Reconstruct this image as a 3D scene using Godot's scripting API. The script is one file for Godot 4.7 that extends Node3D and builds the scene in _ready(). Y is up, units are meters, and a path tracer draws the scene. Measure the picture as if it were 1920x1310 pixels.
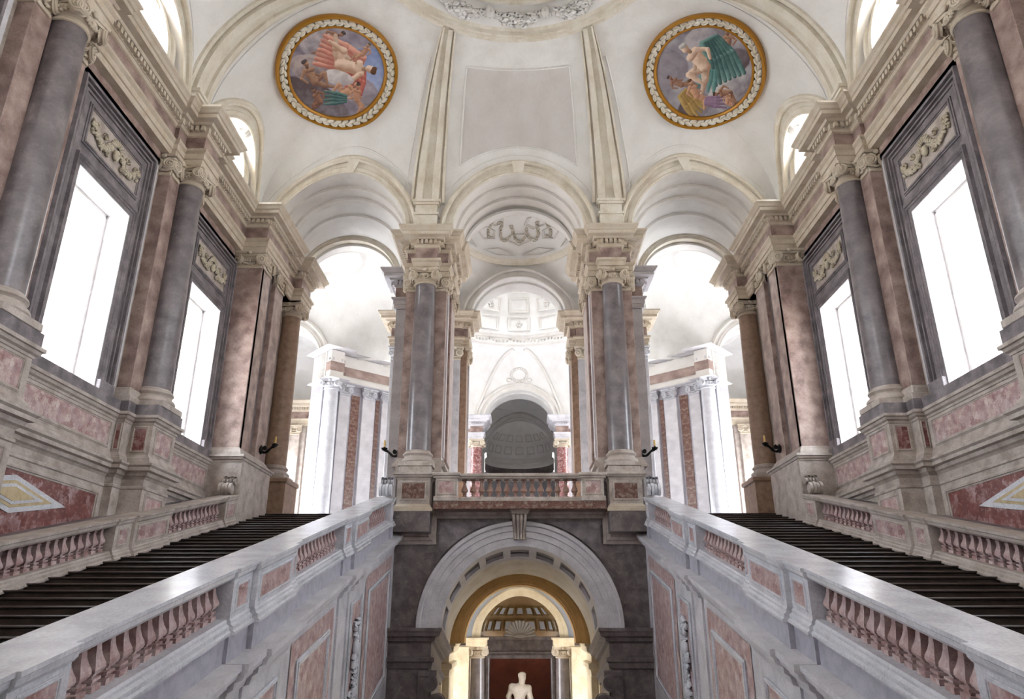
extends Node3D
# Grand staircase hall. Units are metres; the eye stands at the origin, 1.6 m above the half landing; -z runs along the hall.

const UF := 3.5        # floor of the upper vestibule
const CB := 5.05       # underside of the column bases
const CT := 12.1       # top of the capitals
const EN := 13.7       # top of the cornice
const LF := -8.0       # lower floor
const RK := 0.238      # slope of the stairs

var M := {}
var meshes := {}
var rng := RandomNumberGenerator.new()

# ------------------------------------------------------------------ mesh building
class MB:
	var v := PackedVector3Array()
	var n := PackedVector3Array()
	var uv := PackedVector2Array()
	var mx := 1.0            # -1 mirrors x

	func tri(a: Vector3, b: Vector3, c: Vector3, na: Vector3, nb: Vector3, nc: Vector3) -> void:
		if mx < 0.0:
			a.x = -a.x; b.x = -b.x; c.x = -c.x
			na.x = -na.x; nb.x = -nb.x; nc.x = -nc.x
		var g := (b - a).cross(c - a)
		if g.length_squared() < 1e-14:
			return
		if g.dot(na + nb + nc) > 0.0:
			v.append(a); v.append(c); v.append(b)
			n.append(na); n.append(nc); n.append(nb)
		else:
			v.append(a); v.append(b); v.append(c)
			n.append(na); n.append(nb); n.append(nc)

	func ftri(a: Vector3, b: Vector3, c: Vector3) -> void:
		var g := (c - a).cross(b - a).normalized()
		tri(a, b, c, g, g, g)

	func quad(a: Vector3, b: Vector3, c: Vector3, d: Vector3) -> void:
		var g := (c - a).cross(d - b)
		if g.length_squared() < 1e-16:
			return
		g = g.normalized()
		tri(a, b, c, g, g, g)
		tri(a, c, d, g, g, g)

	# rows of points; mode 0 flat, 1 smooth along a row and flat between rows, 2 smooth both ways
	func skin(rows: Array, mode := 1) -> void:
		var nr := rows.size()
		var nc: int = rows[0].size()
		if mode == 0:
			for i in nr - 1:
				var p: PackedVector3Array = rows[i]
				var q: PackedVector3Array = rows[i + 1]
				for j in nc - 1:
					quad(p[j], p[j + 1], q[j + 1], q[j])
			return
		var nrm := []
		if mode == 2:
			for i in nr:
				var l := PackedVector3Array()
				var r0: PackedVector3Array = rows[maxi(i - 1, 0)]
				var r1: PackedVector3Array = rows[mini(i + 1, nr - 1)]
				var r: PackedVector3Array = rows[i]
				for j in nc:
					var tc := r[mini(j + 1, nc - 1)] - r[maxi(j - 1, 0)]
					if r[0].is_equal_approx(r[nc - 1]) and (j == 0 or j == nc - 1):
						tc = r[1] - r[nc - 2]
					l.append(tc.cross(r1[j] - r0[j]).normalized())
				nrm.append(l)
		for i in nr - 1:
			var p: PackedVector3Array = rows[i]
			var q: PackedVector3Array = rows[i + 1]
			var np: PackedVector3Array
			var nq: PackedVector3Array
			if mode == 2:
				np = nrm[i]; nq = nrm[i + 1]
			else:
				np = PackedVector3Array()
				for j in nc:
					var j0 := maxi(j - 1, 0)
					var j1 := mini(j + 1, nc - 1)
					var t := (p[j1] + q[j1]) - (p[j0] + q[j0])
					if (j == 0 or j == nc - 1) and p[0].is_equal_approx(p[nc - 1]) and q[0].is_equal_approx(q[nc - 1]):
						t = (p[1] + q[1]) - (p[nc - 2] + q[nc - 2])
					np.append(t.cross(q[j] - p[j]).normalized())
				nq = np
			for j in nc - 1:
				tri(p[j], p[j + 1], q[j + 1], np[j], np[j + 1], nq[j + 1])
				tri(p[j], q[j + 1], q[j], np[j], nq[j + 1], nq[j])

	func poly(pts: PackedVector3Array) -> void:      # flat polygon, any shape
		var nn := Vector3.ZERO
		for i in pts.size():
			nn += pts[i].cross(pts[(i + 1) % pts.size()])
		nn = nn.normalized()
		var ux := (pts[1] - pts[0]).normalized()
		var uy := nn.cross(ux)
		var p2 := PackedVector2Array()
		for p in pts:
			p2.append(Vector2(p.dot(ux), p.dot(uy)))
		var ix := Geometry2D.triangulate_polygon(p2)
		for k in range(0, ix.size(), 3):
			tri(pts[ix[k]], pts[ix[k + 1]], pts[ix[k + 2]], nn, nn, nn)

	func prism(pts: PackedVector3Array, d: Vector3) -> void:
		poly(pts)
		var q := PackedVector3Array()
		for p in pts:
			q.append(p + d)
		poly(q)
		for i in pts.size():
			var j := (i + 1) % pts.size()
			quad(pts[i], pts[j], q[j], q[i])

	func box(a: Vector3, b: Vector3, e := 0.0) -> void:
		var lo := Vector3(minf(a.x, b.x), minf(a.y, b.y), minf(a.z, b.z))
		var hi := Vector3(maxf(a.x, b.x), maxf(a.y, b.y), maxf(a.z, b.z))
		var c := (lo + hi) * 0.5
		var h := (hi - lo) * 0.5
		e = minf(e, minf(h.x, minf(h.y, h.z)) * 0.9)
		if e <= 0.0:
			e = 0.0
		for ax in 3:
			var u := (ax + 1) % 3
			var w := (ax + 2) % 3
			for s in [-1.0, 1.0]:
				var q := []
				for k in [[-1, -1], [1, -1], [1, 1], [-1, 1]]:
					var p := Vector3.ZERO
					p[ax] = h[ax] * s
					p[u] = (h[u] - e) * k[0]
					p[w] = (h[w] - e) * k[1]
					q.append(c + p)
				quad(q[0], q[1], q[2], q[3])
			if e > 0.0:
				for s in [-1.0, 1.0]:
					for t in [-1.0, 1.0]:
						var a0 := Vector3.ZERO
						a0[u] = h[u] * s; a0[w] = (h[w] - e) * t
						var b0 := Vector3.ZERO
						b0[u] = (h[u] - e) * s; b0[w] = h[w] * t
						var d := Vector3.ZERO
						d[ax] = h[ax] - e
						quad(c + a0 - d, c + a0 + d, c + b0 + d, c + b0 - d)
		if e > 0.0:
			for sx in [-1.0, 1.0]:
				for sy in [-1.0, 1.0]:
					for sz in [-1.0, 1.0]:
						var s3 := Vector3(sx, sy, sz)
						var m := h - Vector3(e, e, e)
						ftri(c + s3 * Vector3(h.x, m.y, m.z), c + s3 * Vector3(m.x, h.y, m.z), c + s3 * Vector3(m.x, m.y, h.z))

	# profile (x out, y up) swept through frames
	func sweep(prof: PackedVector2Array, fr: Array, mode := 1, closed := false, caps := false) -> void:
		var rows := []
		var m := prof.size()
		for k in (m + 1 if closed else m):
			var p := prof[k % m]
			var r := PackedVector3Array()
			for f: Transform3D in fr:
				r.append(f.origin + f.basis.x * p.x + f.basis.y * p.y)
			rows.append(r)
		skin(rows, mode)
		if caps:
			for e in [0, fr.size() - 1]:
				var f: Transform3D = fr[e]
				var q := PackedVector3Array()
				for p in prof:
					q.append(f.origin + f.basis.x * p.x + f.basis.y * p.y)
				poly(q)

	func lathe(prof: PackedVector2Array, c: Vector3, seg := 24, mode := 1, t0 := 0.0, t1 := TAU) -> void:
		var fr := []
		for i in seg + 1:
			var t := t0 + (t1 - t0) * i / seg
			fr.append(Transform3D(Vector3(cos(t), 0, sin(t)), Vector3.UP, Vector3(-sin(t), 0, cos(t)), c))
		sweep(prof, fr, mode)

	func blob(c: Vector3, bs: Basis, nu := 7, nv := 5) -> void:
		var rows := []
		for i in nv + 1:
			var a := PI * i / nv
			var r := PackedVector3Array()
			for j in nu + 1:
				var t := TAU * j / nu
				r.append(c + bs * Vector3(sin(a) * cos(t), cos(a), sin(a) * sin(t)))
			rows.append(r)
		skin(rows, 2)

	func tube(pts: PackedVector3Array, rad: PackedFloat32Array, seg := 8) -> void:
		var fr := []
		var up := Vector3(0.21, 0.93, 0.31).normalized()
		for i in pts.size():
			var d := (pts[mini(i + 1, pts.size() - 1)] - pts[maxi(i - 1, 0)]).normalized()
			var x := up.cross(d).normalized()
			up = d.cross(x).normalized()
			fr.append(Transform3D(x, up, d, pts[i]))
		var rows := []
		for k in seg + 1:
			var t := TAU * k / seg
			var r := PackedVector3Array()
			for i in fr.size():
				var f: Transform3D = fr[i]
				r.append(f.origin + (f.basis.x * cos(t) + f.basis.y * sin(t)) * rad[i])
			rows.append(r)
		skin(rows, 2)

	func mesh() -> ArrayMesh:
		var m := ArrayMesh.new()
		var ar := []
		ar.resize(Mesh.ARRAY_MAX)
		ar[Mesh.ARRAY_VERTEX] = v
		ar[Mesh.ARRAY_NORMAL] = n
		if uv.size() == v.size():
			ar[Mesh.ARRAY_TEX_UV] = uv
		m.add_surface_from_arrays(Mesh.PRIMITIVE_TRIANGLES, ar)
		return m

func mb(mirror := 1.0) -> MB:
	var m := MB.new()
	m.mx = mirror
	return m

func hang(o: Node3D, called: String, parent: Node, at := Vector3.ZERO) -> void:
	o.name = called
	if parent == null:
		parent = self
	parent.add_child(o, true)
	if parent != self and not (parent is MeshInstance3D) :
		o.position = at - parent.position
	else:
		o.position = at

func put(called: String, b: MB, mat: Material, parent: Node = null) -> MeshInstance3D:
	var o := MeshInstance3D.new()
	o.mesh = b.mesh()
	o.material_override = mat
	hang(o, called, parent)
	return o

func inst(called: String, m: Mesh, mat: Material, parent: Node, xf: Transform3D) -> MeshInstance3D:
	var o := MeshInstance3D.new()
	o.mesh = m
	o.material_override = mat
	hang(o, called, parent, xf.origin)
	o.basis = xf.basis
	return o

func thing(called: String, label: String, category: String, at: Vector3, group := "") -> Node3D:
	var o := Node3D.new()
	var nm := called
	var k := 0
	while has_node(NodePath(nm)):
		k += 1
		nm = "%s_%03d" % [called, k]
	o.name = nm
	add_child(o)
	o.position = at
	o.set_meta("label", label)
	o.set_meta("category", category)
	if group:
		o.set_meta("group", group)
	return o

func structure(called: String, label: String, category: String) -> Node3D:
	var o := thing(called, label, category, Vector3.ZERO)
	o.set_meta("kind", "structure")
	return o

func P2(a: Array) -> PackedVector2Array:
	var r := PackedVector2Array()
	for k in range(0, a.size(), 2):
		r.append(Vector2(a[k], a[k + 1]))
	return r

func P3(a: Array) -> PackedVector3Array:
	return PackedVector3Array(a)

# mitred frames along a planar polyline; the profile's y runs along up, its x across
func mitre(pts: PackedVector3Array, up: Vector3, closed := false, flip := 1.0) -> Array:
	var fr := []
	var m := pts.size()
	for i in m + (1 if closed else 0):
		var p := pts[i % m]
		var d0: Vector3
		var d1: Vector3
		if closed:
			d0 = (p - pts[(i - 1 + m) % m]).normalized()
			d1 = (pts[(i + 1) % m] - p).normalized()
		else:
			d0 = (p - pts[i - 1]).normalized() if i > 0 else (pts[1] - p).normalized()
			d1 = (pts[i + 1] - p).normalized() if i < m - 1 else d0
		var n0 := d0.cross(up) * flip
		var n1 := d1.cross(up) * flip
		var x := n0 + n1
		x = x / maxf(x.dot(n0), 0.2)
		fr.append(Transform3D(x, up, d1, p))
	return fr

# ------------------------------------------------------------------ materials
func noise_img(sz: int, sd: int, freq: float, typ := FastNoiseLite.TYPE_SIMPLEX_SMOOTH, oct := 4, warp := 0.0, ridged := false) -> PackedByteArray:
	var f := FastNoiseLite.new()
	f.seed = sd
	f.noise_type = typ
	f.frequency = freq
	f.fractal_octaves = oct
	f.fractal_type = FastNoiseLite.FRACTAL_RIDGED if ridged else FastNoiseLite.FRACTAL_FBM
	if typ == FastNoiseLite.TYPE_CELLULAR:
		f.fractal_type = FastNoiseLite.FRACTAL_NONE
		f.cellular_return_type = FastNoiseLite.RETURN_CELL_VALUE
	if warp > 0.0:
		f.domain_warp_enabled = true
		f.domain_warp_amplitude = warp
		f.domain_warp_frequency = freq * 1.3
	var im := f.get_seamless_image(sz, sz)
	im.convert(Image.FORMAT_L8)
	return im.get_data()

# stone: base tone ramp over broad noise, fragments (cells) and thin veins
func stone_tex(sd: int, ramp: Array, freq: float, vein: Color, vein_amt: float, cell := 0.0, cell_ramp: Array = [], warp := 30.0, grain := 0.14) -> ImageTexture:
	var sz := 512
	var a := noise_img(sz, sd, freq, FastNoiseLite.TYPE_SIMPLEX_SMOOTH, 5, warp)
	var g := noise_img(sz, sd + 7, 0.09, FastNoiseLite.TYPE_SIMPLEX_SMOOTH, 3)
	var r := noise_img(sz, sd + 3, freq * 1.4, FastNoiseLite.TYPE_SIMPLEX_SMOOTH, 3, warp, true)
	var c := PackedByteArray()
	if cell > 0.0:
		c = noise_img(sz, sd + 5, freq * 3.2, FastNoiseLite.TYPE_CELLULAR, 1, warp)
	var lut := lut_of(ramp)
	var clut := lut_of(cell_ramp) if cell > 0.0 else []
	var by := PackedByteArray()
	by.resize(sz * sz * 3)
	for k in sz * sz:
		var col: Color = lut[a[k]]
		if cell > 0.0:
			col = col.lerp(clut[c[k]], cell)
		var vv := clampf((r[k] - 196.0) / 55.0, 0.0, 1.0) * vein_amt
		col = col.lerp(vein, vv)
		var s := 1.0 - grain * 0.5 + grain * g[k] / 255.0
		by[k * 3] = int(clampf(col.r * s, 0, 1) * 255.0)
		by[k * 3 + 1] = int(clampf(col.g * s, 0, 1) * 255.0)
		by[k * 3 + 2] = int(clampf(col.b * s, 0, 1) * 255.0)
	return ImageTexture.create_from_image(Image.create_from_data(sz, sz, false, Image.FORMAT_RGB8, by))

func lut_of(ramp: Array) -> Array:
	var gr := Gradient.new()
	var off := PackedFloat32Array()
	var cs := PackedColorArray()
	for k in ramp.size():
		off.append(float(k) / (ramp.size() - 1))
		cs.append(ramp[k])
	gr.offsets = off
	gr.colors = cs
	var r := []
	for k in 256:
		r.append(gr.sample(k / 255.0))
	return r

func stone(tex: Texture2D, size: float, rough := 0.45, tint := Color.WHITE) -> StandardMaterial3D:
	var m := StandardMaterial3D.new()
	m.albedo_texture = tex
	m.albedo_color = tint
	m.uv1_triplanar = true
	m.uv1_world_triplanar = true
	m.uv1_scale = Vector3.ONE / size
	m.roughness = rough
	return m

func make_materials() -> void:
	var t_white := stone_tex(11, [Color(0.83, 0.82, 0.80), Color(0.885, 0.875, 0.86), Color(0.91, 0.905, 0.895)], 0.008, Color(0.80, 0.78, 0.75), 0.25, 0.0, [], 30.0, 0.03)
	var t_cream := stone_tex(21, [Color(0.77, 0.72, 0.64), Color(0.85, 0.82, 0.76), Color(0.89, 0.87, 0.83)], 0.010, Color(0.72, 0.66, 0.56), 0.35, 0.0, [], 30.0, 0.07)
	var t_trim := stone_tex(25, [Color(0.55, 0.50, 0.46), Color(0.67, 0.625, 0.59), Color(0.76, 0.72, 0.69)], 0.012, Color(0.52, 0.46, 0.42), 0.35)
	var t_pink := stone_tex(31, [Color(0.42, 0.355, 0.345), Color(0.545, 0.48, 0.465), Color(0.63, 0.57, 0.55), Color(0.71, 0.66, 0.64)], 0.010, Color(0.75, 0.70, 0.68), 0.40)
	var t_brec := stone_tex(41, [Color(0.50, 0.35, 0.34), Color(0.67, 0.555, 0.54), Color(0.83, 0.78, 0.76)], 0.014, Color(0.88, 0.85, 0.83), 0.75, 0.6, [Color(0.47, 0.30, 0.29), Color(0.83, 0.78, 0.76), Color(0.60, 0.45, 0.43), Color(0.74, 0.68, 0.69), Color(0.52, 0.38, 0.36)], 55.0)
	var t_red := stone_tex(51, [Color(0.33, 0.18, 0.17), Color(0.47, 0.28, 0.26), Color(0.64, 0.50, 0.48)], 0.012, Color(0.80, 0.74, 0.73), 0.75, 0.65, [Color(0.35, 0.18, 0.17), Color(0.49, 0.28, 0.26), Color(0.40, 0.22, 0.21), Color(0.74, 0.67, 0.68), Color(0.44, 0.24, 0.22)], 45.0)
	var t_grey := stone_tex(61, [Color(0.32, 0.31, 0.32), Color(0.45, 0.435, 0.44), Color(0.59, 0.575, 0.575)], 0.009, Color(0.66, 0.64, 0.64), 0.35)
	var t_dark := stone_tex(71, [Color(0.33, 0.30, 0.30), Color(0.44, 0.405, 0.40), Color(0.54, 0.505, 0.50)], 0.012, Color(0.72, 0.69, 0.68), 0.6, 0.0, [], 50.0)
	var t_marble := stone_tex(81, [Color(0.72, 0.715, 0.72), Color(0.81, 0.805, 0.81), Color(0.86, 0.855, 0.855)], 0.007, Color(0.62, 0.61, 0.63), 0.35)
	var t_step := stone_tex(91, [Color(0.19, 0.155, 0.14), Color(0.24, 0.20, 0.18), Color(0.30, 0.255, 0.23)], 0.015, Color(0.36, 0.31, 0.28), 0.2)
	M.vault = stone(t_white, 5.0, 0.85)
	M.plaster = stone(t_white, 4.0, 0.8, Color(0.97, 0.96, 0.95))
	M.grey_panel = stone(t_white, 6.0, 0.85, Color(0.90, 0.885, 0.88))
	M.cream = stone(t_cream, 4.0, 0.75)
	M.relief = stone(t_cream, 3.0, 0.6, Color(0.86, 0.84, 0.80))
	M.entab = stone(t_cream, 3.0, 0.6, Color(0.90, 0.87, 0.84))
	M.trim = stone(t_trim, 3.0, 0.5)
	M.pale = stone(t_trim, 3.4, 0.5, Color(1.0, 1.0, 1.0))
	M.pink = stone(t_pink, 3.2, 0.35, Color(1.0, 0.955, 0.925))
	M.brec = stone(t_brec, 2.6, 0.4)
	M.red = stone(t_red, 2.6, 0.3)
	M.col = stone(t_grey, 3.6, 0.28, Color(0.97, 0.935, 0.935))
	M.grey = stone(t_grey, 2.6, 0.4, Color(1.0, 0.97, 0.98))
	M.lilac = stone(t_marble, 1.0, 0.35, Color(0.80, 0.79, 0.83))
	M.plinth = stone(t_red, 1.4, 0.35, Color(0.86, 0.92, 0.84))
	M.dark = stone(t_dark, 3.0, 0.35, Color(0.93, 0.92, 0.92))
	M.marble = stone(t_marble, 2.4, 0.2, Color(0.95, 0.955, 0.975))
	M.marble_dull = stone(t_marble, 2.4, 0.4, Color(0.95, 0.94, 0.95))
	M.step = stone(t_step, 2.0, 0.35)
	M.brown = stone(t_trim, 2.0, 0.4, Color(0.84, 0.74, 0.66))
	M.redcol = stone(t_red, 1.8, 0.25)
	M.balc = stone(t_brec, 2.0, 0.35, Color(0.90, 0.84, 0.76))
	M.gold = plain(Color(0.66, 0.46, 0.12), 0.38, 0.35)
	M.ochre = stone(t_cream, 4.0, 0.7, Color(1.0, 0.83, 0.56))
	M.cream_y = stone(t_cream, 4.0, 0.8, Color(1.0, 0.965, 0.89))
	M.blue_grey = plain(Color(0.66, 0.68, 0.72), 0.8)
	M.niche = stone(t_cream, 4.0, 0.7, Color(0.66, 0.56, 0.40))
	M.rust = stone(t_trim, 5.0, 0.6, Color(0.60, 0.28, 0.16))
	M.statue = stone(t_marble, 2.0, 0.5, Color(0.96, 0.91, 0.85))
	M.shell = stone(t_marble, 2.0, 0.6, Color(0.72, 0.69, 0.66))
	M.iron = plain(Color(0.07, 0.065, 0.065), 0.5, 0.6)
	M.wax = plain(Color(0.85, 0.72, 0.45), 0.6)
	M.yellow_marble = stone(t_cream, 1.2, 0.3, Color(0.88, 0.82, 0.70))
	M.ground = stone(t_trim, 6.0, 0.9, Color(1.0, 1.0, 1.0))

func plain(c: Color, rough := 0.6, metal := 0.0) -> StandardMaterial3D:
	var m := StandardMaterial3D.new()
	m.albedo_color = c
	m.roughness = rough
	m.metallic = metal
	return m

# ------------------------------------------------------------------ camera, light
func make_camera_and_light() -> void:
	var cam := Camera3D.new()
	cam.name = "camera"
	cam.fov = 2.0 * rad_to_deg(atan(655.0 / 1381.0))
	cam.near = 0.05
	cam.far = 400.0
	cam.rotation = Vector3(deg_to_rad(20.45), deg_to_rad(0.583), 0)
	add_child(cam)
	cam.current = true
	var env := Environment.new()
	env.tonemap_mode = Environment.TONE_MAPPER_LINEAR
	env.tonemap_exposure = 5.6
	env.background_mode = Environment.BG_SKY
	env.sdfgi_enabled = true
	env.ssao_enabled = true
	env.ssil_enabled = true
	var sky := Sky.new()
	var sm := ProceduralSkyMaterial.new()
	sm.sky_top_color = Color(0.90, 0.95, 1.0)
	sm.sky_horizon_color = Color(0.98, 0.99, 1.0)
	sm.ground_horizon_color = Color(0.97, 0.975, 0.98)
	sm.ground_bottom_color = Color(0.93, 0.935, 0.94)
	sm.sky_energy_multiplier = 1.0
	sm.ground_energy_multiplier = 1.0
	sm.energy_multiplier = 4.0
	sky.sky_material = sm
	env.sky = sky
	var we := WorldEnvironment.new()
	we.name = "world_environment"
	we.environment = env
	add_child(we)
	# steep sun, aimed through an opening added in the central dome to brighten bays
	var sun := DirectionalLight3D.new()
	sun.name = "sun"
	sun.light_color = Color(1.0, 0.97, 0.92)
	sun.light_energy = 2.1
	sun.light_angular_distance = 0.6
	sun.shadow_enabled = true
	add_child(sun)
	sun.look_at_from_position(Vector3.ZERO, Vector3(0.0, -0.855, 0.518), Vector3(0, 0, 1))

func _ready() -> void:
	rng.seed = 7
	make_camera_and_light()
	make_materials()
	build_shell()
	build_vault()
	build_facade()
	build_vestibule()
	build_lower_hall()
	for s in [-1.0, 1.0]:
		build_side(s)
		build_stairs(s)
	build_columns()
	build_balcony()
	build_details()

# ------------------------------------------------------------------ shell
func build_shell() -> void:
	var f := structure("floor", "pale stone half landing and unseen sloping slab added to block light", "floor")
	var b := mb()
	b.box(Vector3(-9.9, -1.9, -3.65), Vector3(9.9, -1.6, 3.3))
	put("landing", b, M.marble_dull, f)
	b = mb()
	b.prism(P3([Vector3(-4.1, -1.62, -4.6), Vector3(-4.1, LF, -23.0), Vector3(-4.1, LF - 0.3, -23.0), Vector3(-4.1, -1.9, -4.0), Vector3(-4.1, -1.62, -3.6)]), Vector3(8.2, 0, 0))
	put("light_block_ramp", b, M.marble_dull, f)  # plain ramp out of view, added to block light from below
	b = mb()
	b.box(Vector3(-22, LF - 0.4, -23.0), Vector3(22, LF, -80))
	put("lower_pavement", b, M.ground, f)
	b = mb()
	b.box(Vector3(-18, UF - 0.35, -25.25), Vector3(18, UF, -78))
	put("upper_pavement", b, M.marble_dull, f)
	var w := structure("wall_front", "plain pale wall closing the half landing", "wall")
	b = mb()
	var z0 := 3.2
	b.box(Vector3(-11.4, -2, z0), Vector3(11.4, 17.6, z0 + 1.0))
	put("masonry", b, M.plaster, w)
	var c := structure("ceiling_landing", "plain plaster ceiling over the half landing", "ceiling")
	b = mb()
	b.box(Vector3(-11.4, 17.2, -6.2), Vector3(11.4, 17.6, z0 + 1.0))
	put("slab", b, M.vault, c)
	b = mb()
	b.box(Vector3(-11.6, 23.2, 4.2), Vector3(11.6, 23.6, -28.5))
	b.box(Vector3(-18, 27.2, -28.4), Vector3(18, 27.6, -30.2))
	b.box(Vector3(-18, 27.2, -30.2), Vector3(18, 27.6, -38.8))
	b.box(Vector3(-18, 27.2, -49.5), Vector3(18, 27.6, -80))
	for sx in [-1.0, 1.0]:
		b.box(Vector3(sx * 3.4, 27.2, -38.8), Vector3(sx * 18, 27.6, -49.5))  # gap left between these so the sun reaches the dome opening
	put("light_block_roof", b, M.trim, c)  # unseen slabs added to keep sky light from leaking over the vaults
	# unseen walls added outside the vault to stop light leaking in
	b = mb()
	for s in [-1.0, 1.0]:
		b.box(Vector3(s * 11.0, 16.9, 4.2), Vector3(s * 11.4, 23.3, -28.5))
	b.box(Vector3(-11.4, 17.4, 3.8), Vector3(11.4, 23.3, 4.2))
	b.box(Vector3(-18, 23.2, -28.4), Vector3(18, 27.3, -28.6))
	put("light_block_wall", b, M.plaster, c)

# ------------------------------------------------------------------ vaults
class Cove:
	var c := Vector3.ZERO
	var a := 9.75
	var b := 9.0
	var y0 := 13.6
	var h := 5.15
	var R := 4.8
	var ra := 3.42
	var rb := 3.0
	func al(side: int) -> float:
		return a if side % 2 == 0 else b
	func pt(side: int, w: float, y: float) -> Vector3:
		var along := a if side % 2 == 0 else b
		var di := b if side % 2 == 0 else a
		var wr := ra if side % 2 == 0 else rb
		var q := absf(w)
		var ang := deg_to_rad(30.0 * q / wr if q < wr else 30.0 + 15.0 * (q - wr) / maxf(along - wr, 0.01)) * signf(w)
		var k := clampf((y - y0) / h, 0.0, 1.0)
		var f := 1.0 - pow(1.0 - pow(k, 2.5), 0.4)
		var g := smoothstep(0.0, 0.22, f)
		var wn := w / along
		var l := sqrt(wn * wn + 1.0)
		var rr := 1.0 / pow(pow(absf(wn) / l, 3.0) + pow(1.0 / l, 3.0), 1.0 / 3.0)
		var e := Vector2(along * wn / l * rr, di / l * rr)
		var p := Vector2(w, di).lerp(e, g).lerp(Vector2(sin(ang), cos(ang)) * R, f)
		match side:
			0: return Vector3(c.x + p.x, y, c.z - p.y)
			1: return Vector3(c.x + p.y, y, c.z + p.x)
			2: return Vector3(c.x - p.x, y, c.z + p.y)
		return Vector3(c.x - p.y, y, c.z - p.x)
	func nrm(side: int, w: float, y: float) -> Vector3:
		y = clampf(y, y0 + 0.03, y0 + h - 0.04)
		var d := pt(side, w + 0.02, y) - pt(side, w - 0.02, y)
		var e := pt(side, w, y + 0.02) - pt(side, w, y - 0.02)
		var n := d.cross(e).normalized()
		if n.dot(Vector3(c.x, y0 - 2.0, c.z) - pt(side, w, y)) < 0.0:
			n = -n
		return n
	# point of the surface at the height of q, straight out from the middle axis through q
	func drop(q: Vector3) -> Array:
		var best := []
		var bd := 1e9
		var y := clampf(q.y, y0 + 0.01, y0 + h - 0.01)
		var want := atan2(q.z - c.z, q.x - c.x)
		for side: int in [0 if q.z < c.z else 2, 1 if q.x > c.x else 3]:
			var lo := -al(side)
			var hi := al(side)
			for k in 15:
				var m := (lo + hi) * 0.5
				var p := pt(side, m, y)
				if angle_difference(atan2(p.z - c.z, p.x - c.x), want) > 0.0:
					lo = m
				else:
					hi = m
			var w := (lo + hi) * 0.5
			var p2 := pt(side, w, y)
			var d := absf(angle_difference(atan2(p2.z - c.z, p2.x - c.x), want))
			if d < bd:
				bd = d
				best = [p2, nrm(side, w, y), side, w]
		return best
	func beyond(q: Vector3) -> bool:      # outside the vault
		if q.y >= y0 + h:
			return true
		var p: Vector3 = drop(q)[0]
		return Vector2(q.x - c.x, q.z - c.z).length() > Vector2(p.x - c.x, p.z - c.z).length()
	func on(side: int, w: float, y: float, lift: float) -> Vector3:
		return pt(side, w, y) + nrm(side, w, y) * lift

func cove_mesh(b: MB, cv: Cove, arches: Array, dw := 0.2, nu := 30) -> void:
	for side in 4:
		var al := cv.al(side)
		var nw := int(ceil(2.0 * al / dw))
		var pts := []
		var nms := []
		for i in nu + 1:
			var y := cv.y0 + cv.h * sin(PI * 0.5 * i / nu)
			var r := PackedVector3Array()
			var m := PackedVector3Array()
			for j in nw + 1:
				var w := -al + 2.0 * al * j / nw
				r.append(cv.pt(side, w, y))
				m.append(cv.nrm(side, w, y))
			pts.append(r)
			nms.append(m)
		for i in nu:
			var ym := cv.y0 + cv.h * (sin(PI * 0.5 * i / nu) + sin(PI * 0.5 * (i + 1) / nu)) * 0.5
			for j in nw:
				var wm := -al + 2.0 * al * (j + 0.5) / nw
				var cut := false
				for q: Array in arches[side]:
					if pow((wm - q[0]) / (q[1] + 0.22), 2) + pow((ym - q[3]) / (q[2] + 0.22), 2) < 1.0:
						cut = true
				if cut:
					continue
				b.tri(pts[i][j], pts[i][j + 1], pts[i + 1][j + 1], nms[i][j], nms[i][j + 1], nms[i + 1][j + 1])
				b.tri(pts[i][j], pts[i + 1][j + 1], pts[i + 1][j], nms[i][j], nms[i + 1][j + 1], nms[i + 1][j])

# moulded ring lying on the cove round an elliptical arch
func cove_ring(b: MB, cv: Cove, side: int, q: Array, prof: PackedVector2Array, seg := 48) -> void:
	var rows := []
	for p in prof:
		var r := PackedVector3Array()
		for k in seg + 1:
			var t := PI * k / seg
			r.append(cv.on(side, q[0] + (q[1] + p.x) * cos(t), q[3] + (q[2] + p.x) * sin(t), p.y))
		rows.append(r)
	b.skin(rows, 1)

# strip from the arch's edge on the cove back to plain ellipses in planes further out: steps of [rho, distance from the centre]
func cove_soffit(b: MB, cv: Cove, side: int, q: Array, steps: Array, seg := 48) -> void:
	var rows := []
	var r0 := PackedVector3Array()
	for k in seg + 1:
		var t := PI * k / seg
		r0.append(cv.on(side, q[0] + q[1] * cos(t), q[3] + q[2] * sin(t), 0.1))
	rows.append(r0)
	for st: Array in steps:
		var r := PackedVector3Array()
		for k in seg + 1:
			var t := PI * k / seg
			var w: float = q[0] + (q[1] + st[0]) * cos(t)
			var y: float = q[3] + (q[2] + st[0]) * sin(t)
			match side:
				0: r.append(Vector3(cv.c.x + w, y, cv.c.z - st[1]))
				1: r.append(Vector3(cv.c.x + st[1], y, cv.c.z + w))
				2: r.append(Vector3(cv.c.x - w, y, cv.c.z + st[1]))
				3: r.append(Vector3(cv.c.x - st[1], y, cv.c.z - w))
		rows.append(r)
	b.skin(rows, 1)

var hall: Cove
var ARCHIVOLT := PackedVector2Array([Vector2(0, 0.02), Vector2(0, 0.16), Vector2(0.05, 0.18), Vector2(0.09, 0.13), Vector2(0.20, 0.12), Vector2(0.21, 0.07), Vector2(0.33, 0.07), Vector2(0.345, 0.15), Vector2(0.38, 0.21), Vector2(0.43, 0.21), Vector2(0.47, 0.13), Vector2(0.52, 0.11), Vector2(0.54, -0.02)])

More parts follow.
